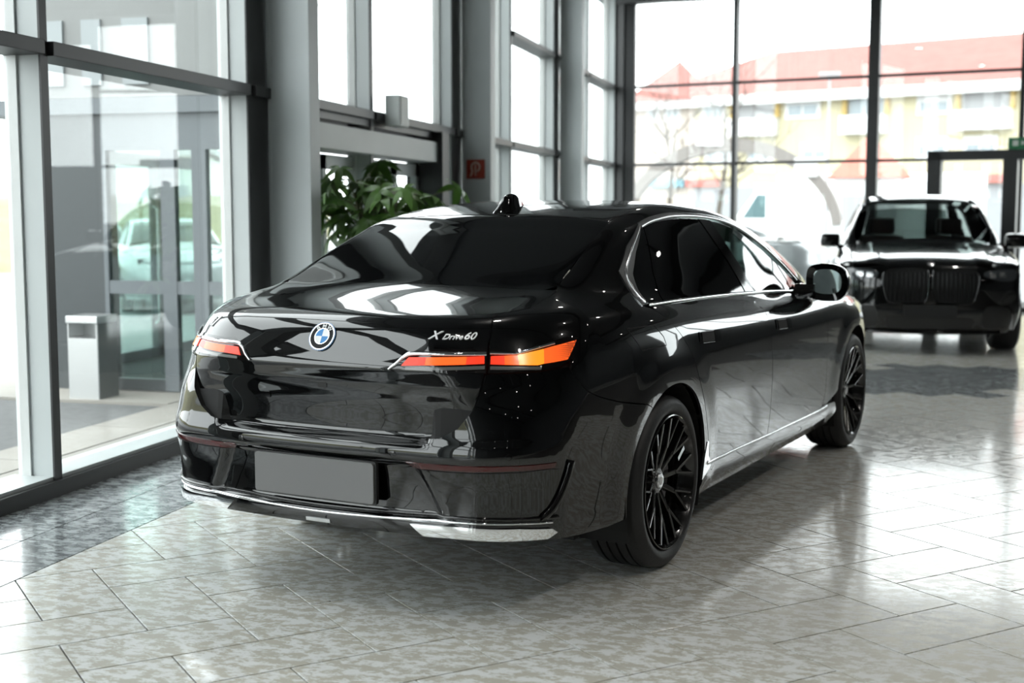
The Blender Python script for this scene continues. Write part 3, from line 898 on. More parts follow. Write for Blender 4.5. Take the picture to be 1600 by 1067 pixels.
# ---- wheels
def make_wheel(yc, sd):
    R0 = .367; xo = .958*sd; w = .262
    def X(a): return sd*(.958-a)
    tp = []
    # tread with four grooves, rounded shoulders, sidewalls
    prof = [(.020, .283), (.008, .292), (.0, .306), (.0, .325), (.008, .345), (.022, .357), (.030, .361)]
    gro = [(.075, .009), (.118, .010), (.160, .010), (.202, .009)]
    for gx, gw in gro: prof += [(gx-gw/2, R0-.0015), (gx-gw/2+.001, R0-.011), (gx+gw/2-.001, R0-.011), (gx+gw/2, R0-.0015)]
    prof += [(w-.030, .361), (w-.022, .357), (w-.008, .345), (w, .325), (w, .306), (w-.008, .292), (w-.02, .283)]
    mb = MB(); mb.lathe([(X(a), r) for a, r in prof], 72, 'x', (0, yc, R0), closed=True)
    ty = mb.build('tyre', M_rubber, car, angle=.6)
    # rim barrel
    rp = [(.006, .2755), (.0, .279), (.002, .284), (.018, .285), (.05, .262), (.10, .255), (.24, .262), (.245, .255), (.10, .247), (.05, .253), (.02, .268), (.010, .2725)]
    mb = MB(); mb.lathe([(X(a), r) for a, r in rp], 72, 'x', (0, yc, R0), closed=True)
    rim = mb.build('rim', M_rim, ty, angle=.6)
    # ten forked spokes
    sp = MB()
    def bar(p, q_, w0, w1, d0, d1, t0, t1):
        (r0, a0), (r1, a1) = p, q_
        A_ = np.array([r0*math.cos(a0), r0*math.sin(a0)]); B_ = np.array([r1*math.cos(a1), r1*math.sin(a1)])
        d = B_-A_; L = np.linalg.norm(d); d /= L; n_ = np.array([-d[1], d[0]])
        v = []
        for (c, ww, dd, tt) in ((A_, w0, d0, t0), (B_, w1, d1, t1)):
            for (a, b_) in ((-1, .0), (-.62, -.004), (.62, -.004), (1, .0), (.8, 1), (-.8, 1)):
                c2 = c+n_*a*ww/2
                v.append((X(dd+(b_ if b_ < 0 else b_*tt)), yc+c2[0], R0+c2[1]))
        f = [(k, (k+1) % 6, 6+(k+1) % 6, 6+k) for k in range(6)]+[tuple(range(6)), tuple(range(6, 12))]
        sp.add(v, f)
    for k in range(10):
        a = 2*math.pi*k/10+.12
        kn = a+.03*(1 if k % 2 else -1)
        bar((.052, a), (.150, kn), .026, .020, .058, .034, .045, .035)
        for s_ in (-1, 1):
            bar((.140, kn), (.266, a+s_*.150), .012, .010, .034, .008, .032, .026)
    sp.lathe([(X(.105), .078), (X(.075), .078), (X(.058), .066), (X(.054), .030)], 40, 'x', (0, yc, R0))
    sp.build('spokes', M_rim, ty, angle=.5)
    # polished inlay on one wheel only, placed for its reflected glint
    for k in ((0,) if (yc == 0 and sd == 1) else ()):
        a = 2*math.pi*(k+.5)/10+.12
        i_ = MB()
        v = []
        for (r_, da) in ((.165, -.055), (.165, .055), (.235, .10), (.238, .02)):
            v.append((X(.026-.06*(r_-.165)), yc+r_*math.cos(a+da), R0+r_*math.sin(a+da)))
        v += [(x+sd*-.006, y, z) for x, y, z in v]
        i_.add(v, [(0, 1, 2, 3), (7, 6, 5, 4), (0, 4, 5, 1), (1, 5, 6, 2), (2, 6, 7, 3), (3, 7, 4, 0)]).build('rim_glint_inlay', mat('polished_inlay', (.35, .36, .37), .12, metal=1.0), ty)
    cap = MB(); cap.lathe([(X(.060), .034), (X(.050), .034), (X(.046), .031), (X(.044), .006)], 32, 'x', (0, yc, R0)); cp = cap.build('centre_cap', M_satin, ty, angle=.5)
    cq = MB(); 
    for a in (0, 90, 180, 270):
        pass
    cr = MB(); cr.lathe([(X(.0445), .017), (X(.0432), .0165), (X(.0428), .003)], 24, 'x', (0, yc, R0)); cr.build('cap_emblem', M_bwhite, cp)
    dk = MB(); dk.lathe([(X(.13), .185), (X(.105), .185), (X(.105), .09), (X(.13), .09)], 56, 'x', (0, yc, R0), closed=True); dk.build('brake_disc', M_disc, ty, angle=.5)
    # caliper on the front side of the rear disc, rear side of the front disc
    cs = 1 if yc < 1 else -1
    ca = MB(); v = []
    for x in (.095, .15):
        for r_, aa in ((.125, -32), (.205, -32), (.213, 0), (.205, 32), (.125, 32), (.118, 0)):
            t = math.radians(aa); v.append((X(x), yc+cs*r_*math.cos(t), R0+r_*math.sin(t)))
    ca.add(v, [(0, 1, 2, 5), (5, 2, 3, 4), (6, 7, 8, 11), (11, 8, 9, 10)]+[(k, (k+1) % 6, 6+(k+1) % 6, 6+k) for k in range(6)])
    ca.build('brake_caliper', mat('caliper_grey', (.16, .16, .165), .4), ty)
    return ty
for yc in (0, 3.215):
    for sd in (1, -1): make_wheel(yc, sd)

# ================================================================ the showroom
CEIL = 5.30
XF, XG = -4.06, -4.24          # inner face of the facade frame, glass line
M_alu = mat('grey_painted_aluminium', (.50, .535, .535), .42, vary=(3, .03))
M_alu_dark = mat('dark_and_backlit_frame', (.026, .027, .028), .42)  # backlit shade of transoms and mullion faces is put into this colour
M_steel = mat('grey_painted_steel_column', (.52, .56, .565), .45, vary=(2, .04))
M_black = mat('black_frame', (.012, .013, .014), .4)
M_bead = mat('pale_glazing_bead', (.62, .64, .63), .35)
M_pane = glass_mat('window_pane', (.965, .985, .98), ior=1.45)
M_pane2 = glass_mat('door_pane', (.72, .80, .78), ior=1.5)
M_ceil = mat('ceiling_grey', (.10, .105, .11), .8)
M_wallp = mat('dark_wall_paint', (.085, .09, .092), .7, vary=(1.5, .08))

# ---- floor tiles
def tile_mat(name, base, patch, dark):
    m = bpy.data.materials.new(name); m.use_nodes = True
    nt = m.node_tree; N_ = nt.nodes; L = nt.links; p = N_['Principled BSDF']
    geo = N_.new('ShaderNodeNewGeometry')
    mp = N_.new('ShaderNodeMapping'); mp.inputs['Rotation'].default_value = (0, 0, math.radians(12)); mp.inputs['Scale'].default_value = (1, 1.7, 1)
    L.new(geo.outputs['Position'], mp.inputs['Vector'])
    n1 = N_.new('ShaderNodeTexNoise'); n1.inputs['Scale'].default_value = 12.0; n1.inputs['Detail'].default_value = 10; n1.inputs['Roughness'].default_value = .74
    n2 = N_.new('ShaderNodeTexNoise'); n2.inputs['Scale'].default_value = 2.2; n2.inputs['Detail'].default_value = 3
    n3 = N_.new('ShaderNodeTexNoise'); n3.inputs['Scale'].default_value = 55; n3.inputs['Detail'].default_value = 3
    for n in (n1, n2, n3): L.new(mp.outputs[0], n.inputs['Vector'])
    r1 = N_.new('ShaderNodeValToRGB'); r1.color_ramp.elements[0].position = .475; r1.color_ramp.elements[1].position = .535
    L.new(n1.outputs['Fac'], r1.inputs[0])
    c0 = N_.new('ShaderNodeMix'); c0.data_type = 'RGBA'; c0.inputs[6].default_value = (*base, 1); c0.inputs[7].default_value = (*dark, 1)
    L.new(n2.outputs['Fac'], c0.inputs[0])
    c1 = N_.new('ShaderNodeMix'); c1.data_type = 'RGBA'; c1.inputs[7].default_value = (*patch, 1)
    L.new(r1.outputs[0], c1.inputs[0]); L.new(c0.outputs[2], c1.inputs[6])
    # dark pits
    r3 = N_.new('ShaderNodeValToRGB'); r3.color_ramp.elements[0].position = .24; r3.color_ramp.elements[1].position = .30
    r3.color_ramp.elements[0].color = (.3, .3, .3, 1)
    L.new(n3.outputs['Fac'], r3.inputs[0])
    c2 = N_.new('ShaderNodeMix'); c2.data_type = 'RGBA'; c2.blend_type = 'MULTIPLY'; c2.inputs[0].default_value = 1
    L.new(c1.outputs[2], c2.inputs[6]); L.new(r3.outputs[0], c2.inputs[7])
    L.new(c2.outputs[2], p.inputs['Base Color'])
    rr = N_.new('ShaderNodeMapRange'); rr.inputs[3].default_value = .16; rr.inputs[4].default_value = .06
    L.new(r1.outputs[0], rr.inputs[0]); L.new(rr.outputs[0], p.inputs['Roughness'])
    p.inputs['IOR'].default_value = 1.5; p.inputs['Specular IOR Level'].default_value = .36
    bp = N_.new('ShaderNodeBump'); bp.inputs['Strength'].default_value = .04; bp.inputs['Distance'].default_value = .004
    L.new(n1.outputs['Fac'], bp.inputs['Height']); L.new(bp.outputs['Normal'], p.inputs['Normal'])
    return m
M_tile = tile_mat('mottled_stone_tile', (.385, .378, .335), (.60, .615, .605), (.45, .43, .365))
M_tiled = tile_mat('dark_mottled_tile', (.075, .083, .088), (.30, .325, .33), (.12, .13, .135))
M_grout = mat('grout', (.035, .034, .031), .9)

fl = MB(); fl.box(XF-.02, -9.2, -.12, 13.2, 23.5, -.010)
floor_o = fl.build('floor', M_grout); setp(floor_o, kind='structure')

TW = .30775; TU, TV = -4.6107, -16.6863
ca, sa = math.cos(math.radians(45)), math.sin(math.radians(45))
def tile_world(i, j):
    x, y = (i-TU)*TW, (-j-TV)*TW
    return (ca*x-sa*y, sa*x+ca*y)
BX = -3.27
def clip_half(poly, n, c):
    out = []
    for a, b_ in zip(poly, poly[1:]+poly[:1]):
        da = a[0]*n[0]+a[1]*n[1]-c; db = b_[0]*n[0]+b_[1]*n[1]-c
        if da >= 0: out.append(a)
        if da*db < 0:
            t = da/(da-db); out.append((a[0]+(b_[0]-a[0])*t, a[1]+(b_[1]-a[1])*t))
    return out
def inset(poly, d):
    m = len(poly); out = []
    ar = sum(poly[i][0]*poly[(i+1) % m][1]-poly[(i+1) % m][0]*poly[i][1] for i in range(m))
    s = 1 if ar > 0 else -1
    for i in range(m):
        p0, p1, p2 = Vector(poly[i-1]), Vector(poly[i]), Vector(poly[(i+1) % m])
        e1 = (p1-p0); e2 = (p2-p1)
        if e1.length < 1e-6 or e2.length < 1e-6: continue
        e1.normalize(); e2.normalize()
        n1 = Vector((-e1.y, e1.x))*s; n2 = Vector((-e2.y, e2.x))*s
        k = n1+n2
        if k.length < 1e-6: continue
        k /= max(.2, (1+n1.dot(n2)))
        out.append(p1+k*d)
    return out
def tile_mesh(name, poly, m):
    a = inset(poly, .0032); b_ = inset(poly, .0038)
    if len(a) < 3 or len(a) != len(b_): return None
    n = len(a)
    v = [(p.x, p.y, -.0095) for p in a]+[(p.x, p.y, -.0006) for p in a]+[(p.x, p.y, 0) for p in b_]
    f = [(k, (k+1) % n, n+(k+1) % n, n+k) for k in range(n)]+[(n+k, n+(k+1) % n, 2*n+(k+1) % n, 2*n+k) for k in range(n)]+[tuple(range(2*n, 3*n))]
    return v, f
def dark_band(x, y): return 11.02+.22*x < y < 12.98+.10*x
tiles = []
for k in range(-60, 110):
    for m_ in range(-20, 22):
        o_ = 4*m_
        tiles.append([(k+o_, k+1), (k+1+o_, k+1), (k+1+o_, k+3), (k+o_, k+3)])
        tiles.append([(k-1+o_, k+3), (k+1+o_, k+3), (k+1+o_, k+4), (k-1+o_, k+4)])
cand = []
yaw_c = math.radians(14.906)
for t in tiles:
    w_ = [tile_world(*q) for q in t]
    cxm = sum(q[0] for q in w_)/4; cym = sum(q[1] for q in w_)/4
    if not (-4 < cxm < 9.5 and 1.2 < cym < 21.5): continue
    if max(q[0] for q in w_) < BX+.02: continue
    fx = -math.sin(yaw_c)*cxm+math.cos(yaw_c)*cym; rx = math.cos(yaw_c)*cxm+math.sin(yaw_c)*cym
    if abs(rx) > .46*fx+.8: continue
    cl = False
    if min(q[0] for q in w_) < BX: w_ = clip_half(w_, (1, 0), BX); cl = True
    # what the photo shows of it: in frame and not under the car
    sx = 800+2000*rx/max(fx, .1); sy = 335+2000*1.484/max(fx, .1)
    lx = math.cos(-ROT)*(cxm-car_loc[0])-math.sin(-ROT)*(cym-car_loc[1]); ly = math.sin(-ROT)*(cxm-car_loc[0])+math.cos(-ROT)*(cym-car_loc[1])
    hid = (abs(lx) < .85 and -.75 < ly < 4.1) or (ly > -1.0 and lx < .3) or not (-40 < sx < 1640 and sy < 1100)
    cand.append((hid, fx, w_, cl, cxm, cym, t))
cand.sort(key=lambda c: (c[0], c[1]))
shared = {}
rest = {False: MB(), True: MB()}
nt_ = 0
for (hid, fx, w_, cl, cxm, cym, t) in cand:
    dk = dark_band(cxm, cym)
    if nt_ < 300 and not hid:
        if cl:
            r_ = tile_mesh('tile', [(q[0]-cxm, q[1]-cym) for q in w_], None)
            if r_ is None: continue
            o = obj('tile', r_[0], r_[1], M_tiled if dk else M_tile, floor_o, loc=(cxm, cym, 0))
        else:
            key = (dk, abs(t[0][0]-t[1][0]))
            if key not in shared:
                r_ = tile_mesh('tile', [(q[0]-cxm, q[1]-cym) for q in w_], None)
                o = obj('tile', r_[0], r_[1], M_tiled if dk else M_tile, floor_o, loc=(cxm, cym, 0)); shared[key] = o.data
            else:
                o = bpy.data.objects.new('tile', shared[key]); C.objects.link(o); o.parent = floor_o; o.location = (cxm, cym, 0)
        nt_ += 1
    else:
        r_ = tile_mesh('tile', w_, None)
        if r_: rest[dk].add(*r_)
for dk, mb in rest.items():
    if mb.v: setp(mb.build('more_tiles', M_tiled if dk else M_tile, floor_o), kind='stuff')
# border course along the glass, two rows parallel to the facade
bt = []
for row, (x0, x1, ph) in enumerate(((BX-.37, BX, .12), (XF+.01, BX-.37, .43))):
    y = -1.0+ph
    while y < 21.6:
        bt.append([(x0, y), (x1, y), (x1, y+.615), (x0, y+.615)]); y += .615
    rest_n = 0
mbr = MB()
for q in bt:
    cxm = (q[0][0]+q[1][0])/2; cym = (q[0][1]+q[2][1])/2
    r_ = tile_mesh('t', [(a-cxm, b_-cym) for a, b_ in q], None)
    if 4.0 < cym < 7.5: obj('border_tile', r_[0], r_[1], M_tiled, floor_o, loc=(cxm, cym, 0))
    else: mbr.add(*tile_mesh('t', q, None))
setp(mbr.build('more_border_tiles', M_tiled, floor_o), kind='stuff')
# plain screed beyond the tiles in view
fb = MB(); fb.box(-3.26, -9.1, -.0099, 13, 1.2, -.001); setp(fb.build('plain_floor', M_tile, floor_o), kind='structure')
fb = MB(); fb.box(7.6, 1.2, -.0099, 13, 21.4, -.0015); setp(fb.build('plain_floor', M_tile, floor_o), kind='structure')

# ---- left glass facade
wl = empty('wall_left', (0, 0, 0)); setp(wl, kind='structure')
MY = [5.85+2.33*k for k in range(-6, 8)]
TZ = (2.30, 3.63)
mul = MB(); mul.box(XG-.03, -.03, .0, XF, .03, CEIL); mull0 = None
for y in MY:
    if mull0 is None:
        mull0 = mul.build('mullion', M_alu, wl, loc=(0, y, 0))
        o = mull0
    else:
        o = bpy.data.objects.new('mullion', mull0.data); C.objects.link(o); o.parent = wl; o.location = (0, y, 0)
mf = MB(); mf.box(XF+.0005, -.032, .0, XF+.012, .032, CEIL); mf0 = None
bd = MB(); bd.box(XG-.012, .031, .1, XG+.055, .045, CEIL); bd.box(XG-.012, -.045, .1, XG+.055, -.031, CEIL)
for y in MY:
    if mf0 is None: mf0 = mf.build('mullion_face', M_alu_dark, wl, loc=(0, y, 0)); bd0 = bd.build('glazing_bead', M_bead, wl, loc=(0, y, 0))
    else:
        for d0, nm in ((mf0, 'mullion_face'), (bd0, 'glazing_bead')):
            o = bpy.data.objects.new(nm, d0.data); C.objects.link(o); o.parent = wl; o.location = (0, y, 0)
def bays():
    for a, b_ in zip(MY[:-1], MY[1:]): yield a+.035, b_-.035
nb_ = 0
for a, b_ in bays():
    ent = 8.0 < a < 12.0                       # the entrance takes two bays
    L_ = b_-a
    tr = MB(); tr.box(XG-.02, a, TZ[0], XF+.045, b_, TZ[0]+.075, .004); tr.build('transom', M_alu_dark, wl)
    tr = MB(); tr.box(XG-.02, a, TZ[1], XF+.045, b_, TZ[1]+.065, .004)
    if not (5 < a < 12.9): tr.build('transom', M_alu_dark, wl)
    if not ent:
        sb = MB(); sb.box(XG-.06, a-.005, 0, XF, b_+.005, .105); sb.build('sill_rail', M_alu, wl)
        sk = MB(); sk.box(XF, a-.035, 0, XF+.03, b_+.035, .085); sk.build('skirting', M_alu_dark, wl)
        pn = MB(); pn.box(XG-.004, a, .10, XG+.004, b_, TZ[0]+.01); pn.build('pane', M_pane, wl)
    pn = MB(); pn.box(XG-.004, a, TZ[0]+.06, XG+.004, b_, CEIL-.02); pn.build('pane', M_pane, wl)
for y in (3.55, 8.21, 12.87, 17.53):
    mb = MB(); mb.box(XG-.02, y, 0, -4.05, y+.27, CEIL); mb.build('column_gap_shade', M_alu_dark, wl)  # dark panel added for the shade between mullion and column
tp = MB(); tp.box(XG-.05, MY[0], CEIL-.03, XF+.06, MY[-1], CEIL+.15); tp.build('head_rail', M_alu_dark, wl)
# steel columns standing inside the facade
cols = []
for y in (-5.53, -.87, 3.79, 8.45, 13.11, 17.77, 22.2):
    cb = MB()
    x0, x1 = -4.02, -3.74
    cb.box(x0, y, 0, x1, y+.022, CEIL)                       # web faces the bay
    c = cb.build('steel_column', M_steel); setp(c, 'grey painted steel column standing against the glass facade', 'column', 'steel columns along the facade')
    fb = MB(); fb.box(x1, y-.004, 0, x1+.02, y+.17, CEIL, .003); fb.build('flange', M_steel, c)
    fb = MB(); fb.box(x0-.02, y-.004, 0, x0, y+.17, CEIL, .003); fb.build('flange', M_steel, c)
    cols.append(c)
lab = {8.45: 'wide grey steel column beside the entrance plant', 13.11: 'grey steel column carrying the red fire-hose sign', 17.77: 'grey steel column between the red fire-hose sign and the corner post'}
for c, y in zip(cols, (-5.53, -.87, 3.79, 8.45, 13.11, 17.77, 22.2)):
    c['label'] = lab.get(y, c['label'])
cols[-1]['label'] = 'dark corner column where the two glass walls meet'
for o in [cols[-1]]+list(cols[-1].children): o.active_material = None; o.data = o.data.copy(); o.data.materials.clear(); o.data.materials.append(M_black)
for i in (0, 1, 2): cols[i]['label'] = 'grey painted steel column on the stretch of facade behind the saloon'

# ---- far glass wall, turned a little towards the room
KX, KY, KA = -4.06, 22.3, math.radians(-11.5)
wb = empty('wall_back', (KX, KY, 0), KA); setp(wb, kind='structure')
LB = 17.5
bm_x = [0.02, 2.15, 4.41, 6.62, 8.9]
for i, x in enumerate(bm_x):
    w_ = .085 if i in (2,) else (.16 if i == 0 else .035)
    d_ = .12
    mb = MB(); mb.box(x-w_, -d_, 0, x+w_, .05, CEIL); mb.build('mullion', M_black, wb)
for z in TZ:
    for a, b_ in zip(bm_x[:-1], bm_x[1:]):
        mb = MB(); mb.box(a, -.035, z+.02, b_, .035, z+.065); mb.build('transom', M_black, wb)
for a, b_ in zip(bm_x[:-1], bm_x[1:]):
    mb = MB(); mb.box(a, -.004, .06, b_, .004, CEIL-.2); mb.build('pane', M_pane, wb)
    mb = MB(); mb.box(a, -.05, 0, b_, .05, .07); mb.build('sill_rail', M_black, wb)
mb = MB(); mb.box(-.2, -.15, CEIL-.22, LB, .1, CEIL+.15); mb.build('head_rail', M_black, wb)
mb = MB(); mb.box(8.9, -.1, 0, LB, .1, 2.35); mb.box(8.9, -.1, 4.5, LB, .1, CEIL); mb.box(15.4, -.1, 2.35, LB, .1, 4.5); mb.build('solid_wall', M_wallp, wb)
for k in range(5):  # unseen high windows, added to reflect as a bright band on the car
    mb = MB(); mb.box(8.9+1.3*k, -.06, 2.35, 8.98+1.3*k, .06, 4.5); mb.build('mullion', M_black, wb)
    mb = MB(); mb.box(8.98+1.3*k, -.004, 2.35, 10.2+1.3*k, .004, 4.5); mb.build('pane', M_pane, wb)
# black portal in front of the far glass
dr = empty('door_1', (KX, KY, 0), KA); setp(dr, kind='structure')
mb = MB(); mb.box(5.36, -.75, 0, 5.56, -.45, 2.44); mb.box(5.36, -.75, 2.30, 7.9, -.45, 2.44); mb.box(6.44, -.75, 0, 6.64, -.45, 2.31); mb.build('door_frame', M_black, dr)

ex = empty('exit_sign', (KX+6.62*math.cos(KA)+.55*math.sin(KA), KY+6.62*math.sin(KA)-.78*math.cos(KA), 2.44), KA, 'small green exit sign above the black door frame', 'sign')
mb = MB(); mb.box(-.16, -.03, 0, .16, .03, .17, .006); mb.build('sign_box', mat('exit_green', (.01, .16, .06), .4), ex)
mb = MB(); mb.box(-.10, -.034, .05, -.02, -.031, .13); mb.prism([(.02, .06), (.10, .09), (.02, .12)], -.034, -.031, 'y'); mb.build('sign_symbol', mat('exit_white', (.6, .65, .6), .5), ex)
# ---- ceiling, right and rear walls
mb = MB(); mb.box(XG-.3, -9.5, CEIL+.0, 13.4, 23.6, CEIL+.2); setp(mb.build('ceiling', M_ceil), kind='structure')
ceil_o = bpy.data.objects['ceiling']
for k in range(8):
    y = -7.5+4.0*k
    mb = MB(); mb.box(-3.7, y-.09, CEIL-.34, 13, y+.09, CEIL-.32); mb.box(-3.7, y-.012, CEIL-.33, 13, y+.012, CEIL); mb.build('roof_beam', M_alu_dark, ceil_o)
mb = MB(); mb.box(12.6, -9.2, 0, 12.8, 20.2, CEIL); setp(mb.build('wall_right', M_wallp), kind='structure')
mb = MB(); mb.box(-4.1, -9.2, 0, 12.8, -9.0, CEIL); setp(mb.build('wall_rear', M_wallp), kind='structure')

# ---- ceiling spotlights (real lamps, small lit discs)
M_lamp = mat('lamp_lens', (1, 1, 1), .3, emit=(1, .97, .92), estr=40)
lampspots = [(x, y) for y in (-5.4, -1.4, 2.6, 6.6, 10.6, 14.6) for x in (-1.6, 1.6, 4.8, 8.0)]
def car_point(lx, ly): return (car_loc[0]+math.cos(ROT)*lx-math.sin(ROT)*ly, car_loc[1]+math.sin(ROT)*lx+math.cos(ROT)*ly)
keys = [car_point(4.6, -2.2), car_point(5.0, 1.2)]
lampspots = [q for q in lampspots if min(math.hypot(q[0]-k[0], q[1]-k[1]) for k in keys) > .8]+keys
l0 = None
for (x, y) in lampspots:
    if l0 is None:
        l0 = empty('ceiling_spotlight', (x, y, CEIL-.34), 0, 'small round ceiling spotlight with lit lens', 'lamp', 'spotlights under the ceiling beams')
        mb = MB(); mb.lathe([(-.02, .075), (-.02, .085), (.02, .085), (.14, .05), (.34, .012), (.345, .001)], 20, 'z'); mb.build('lamp_housing', M_black, l0, angle=.6)
        mb = MB(); mb.lathe([(-.0205, .001), (-.0215, .03), (-.020, .072), (-.012, .074)], 20, 'z'); mb.build('lamp_lens', M_lamp, l0, angle=.6)
        o = l0
    else:
        o = copy_tree(l0); o.location = (x, y, CEIL-.34)
    ld = bpy.data.lights.new('spot_beam', 'SPOT'); ld.energy = 260 if (x, y) in keys else 50; ld.spot_size = math.radians(125 if (x, y) in keys else 95); ld.spot_blend = .8; ld.shadow_soft_size = .07; ld.color = (1, .96, .90)
    lo = bpy.data.objects.new('spot_beam', ld); C.objects.link(lo); lo.parent = o; lo.location = (0, 0, -.03)

# ---- entrance door set in the facade (two bays)
en = empty('door_2', (0, 0, 0)); setp(en, kind='structure')
y0, y1 = 8.75, 12.50
mb = MB(); mb.box(XG-.10, 8.66, 2.0, XF+.05, 12.2, 2.20, .006); mb.build('door_header', M_alu, en)
mb = MB(); mb.box(XG-.10, 12.2, 0, XF+.10, 12.42, 2.30); mb.build('door_post', M_alu_dark, en)
mb = MB(); mb.box(XG-.05, 8.66, 0, XF+.02, 8.76, 2.30); mb.build('door_post', M_alu, en)
mb = MB(); mb.box(XG-.05, 8.76, 2.24, XF, 12.42, 2.31); mb.build('door_head', M_alu_dark, en)
for (a, b_) in ((8.80, 9.75), (9.80, 10.55), (10.75, 11.45), (11.5, 12.18)):
    mb = MB(); mb.box(XG-.03, a, .02, XG+.03, a+.07, 1.98); mb.box(XG-.03, b_-.07, .02, XG+.03, b_, 1.98); mb.box(XG-.03, a, 1.86, XG+.03, b_, 1.98); mb.box(XG-.03, a, .02, XG+.03, b_, .12)
    df = mb.build('door_leaf', M_alu, en)
    mb = MB(); mb.box(XG-.004, a+.07, .12, XG+.004, b_-.07, 1.86); mb.build('pane', M_pane, df)
mb = MB(); mb.box(XG-.004, 12.42, .10, XG+.004, 12.80, 2.30); mb.build('pane', M_pane, en)
mb = MB(); mb.tube([(XG+.03, 10.42, .7), (XG+.09, 10.42, .75), (XG+.09, 10.42, 1.5), (XG+.03, 10.42, 1.55)], .018, 10); mb.build('door_handle', M_satin, en, angle=.8)
# white box lamp over the door
bl = MB(); bl.box(XF+.05, 10.72, 2.26, XF+.19, 10.96, 2.53, .010)
b1 = bl.build('box_lamp', mat('white_plastic', (.62, .65, .64), .45)); setp(b1, 'white box lamp fixed above the entrance door', 'lamp')
mb = MB(); mb.box(XF+.1905, 10.74, 2.28, XF+.196, 10.94, 2.51, .002); mb.build('diffuser', mat('milky_diffuser', (.72, .74, .72), .5), b1)

# ---- red fire-hose sign
sg = empty('fire_hose_sign', (-3.885, 13.10, 1.965), 0, 'red square fire-hose sign with white hose symbol on grey column', 'sign')
mb = MB(); mb.box(-.10, -.004, -.10, .10, .004, .10, .002); mb.build('sign_plate', mat('sign_red', (.30, .030, .012), .5), sg)
M_sw = mat('sign_white', (.62, .50, .42), .5)
mb = MB()
loop = [(.045*math.cos(t), -.006, .02+.05*math.sin(t)) for t in np.linspace(-1.2, 3.6, 16)]
mb.tube(loop+[(-.035, -.006, -.03), (-.055, -.006, -.075)], .008, 6); mb.tube([(.0, -.006, -.07), (.0, -.006, .05)], .007, 6); mb.build('hose_symbol', M_sw, sg)

# ================================================================ black off-road car facing the camera (local frame: nose at y=0, tail at y=4.93)
sW = spline([.15, .25, .45, .80, 1.0, 1.12, 1.2], [.86, .93, .985, 1.0, .985, .94, .88])
sTap = spline([0, .25, .6, 1.2, 3.5, 4.5, 4.93], [.16, .085, .03, 0, 0, .03, .10])
sF = spline([.15, .22, .34, .50, .70, .88, .97, 1.05], [.20, .10, .03, .0, .0, .03, .09, .25])
sHood = spline([-.2, .05, .2, .6, 1.1, 1.5, 2, 4, 5], [.86, .955, 1.0, 1.075, 1.135, 1.17, 1.16, 1.14, 1.12])
sRoof = spline([1.0, 1.42, 1.75, 2.1, 2.4, 2.8, 3.4, 4.2, 4.7, 4.95], [.85, 1.15, 1.41, 1.625, 1.705, 1.742, 1.745, 1.70, 1.60, 1.1])
sGW = spline([1.0, 1.15, 1.4, 1.6, 1.75], [.93, .885, .78, .695, .62])
def suv(x, y, z):
    ax = np.abs(x)
    side = (ax-(sW(z)-sTap(y)+sum(.02*sm(.60, .44, np.hypot(y-yc, z-.38)) for yc in (.87, 3.845))))*.97
    fr = sF(z)+.17*(ax/.9)**3-y
    e = rmax(side, fr, .16)
    e = rmax(e, y-4.9+.12*(ax/.9)**2, .2)
    top = z-(sHood(y)-.05*(ax/.8)**2.5+.012*sm(.42, .50, ax)*(y < 1.6)*sm(.7, .6, ax))
    low_ = smax(e, top, .12)
    gs = (ax-(sGW(np.maximum(z, 1.0))-.9*np.maximum(1.05-z, 0)))*.9
    gt = (z-(sRoof(y)-.04*(ax/.65)**2.6))*.85
    up = smax(gs, gt, .13)
    return np.maximum(smin(low_, up, .05), .20-z)
def s_front(q):
    q = np.asarray(q, float); o = np.stack([q[:, 0], np.full(len(q), -.6), q[:, 1]], 1); d = np.tile(np.array([0, 1.0, 0]), (len(q), 1))
    t = trace(o, d, 0, 2.2, 200, fn=suv); return o+d*t[:, None]
def s_top(q):
    q = np.asarray(q, float); o = np.stack([q[:, 0], q[:, 1], np.full(len(q), 2.0)], 1); d = np.tile(np.array([0, 0, -1.0]), (len(q), 1))
    t = trace(o, d, 0, 1.6, 160, fn=suv); return o+d*t[:, None]
def s_side(q):
    q = np.asarray(q, float); o = np.stack([np.full(len(q), 1.3), q[:, 0], q[:, 1]], 1); d = np.tile(np.array([-1.0, 0, 0]), (len(q), 1))
    t = trace(o, d, 0, 1.2, 130, fn=suv); return o+d*t[:, None]
sv = empty('off_road_car', (.80, 14.22, 0), math.radians(1.0), 'tall black off-road car with twin grille, parked nose-on near the far glass wall', 'car')
K_ = dict(fn=suv)
sym = lambda p: np.concatenate([np.array(p), (np.array(p)*np.array([-1, 1]))[::-1]])
sheet('front_bumper', sym([(0, .21), (.6, .215), (.80, .235), (.88, .30), (.90, .55), (.88, .80), (.80, .90), (.45, .945), (0, .955)]), M_paint, sv, sfn=s_front, h=.05, skirt=.05, **K_)
bon = sheet('bonnet', sym([(0, .10), (.45, .12), (.74, .24), (.80, .5), (.80, 1.2), (.76, 1.46), (.4, 1.49), (0, 1.50)]), M_paint, sv, sfn=s_top, h=.05, **K_)
sheet('windscreen', sym([(0, 1.47), (.45, 1.46), (.72, 1.50), (.62, 2.02), (.57, 2.22), (0, 2.26)]), glass_mat('dark_windscreen', (.22, .26, .25)), sv, sfn=s_top, h=.06, off=-.002, **K_)
sheet('roof', sym([(0, 2.27), (.57, 2.24), (.585, 3.0), (.58, 4.5), (0, 4.6)]), M_paint, sv, sfn=s_top, h=.08, **K_)
ra_ = lambda yc: [(yc+.41*math.cos(math.radians(a)), .38+.41*math.sin(math.radians(a))) for a in np.linspace(200, -20, 22)]
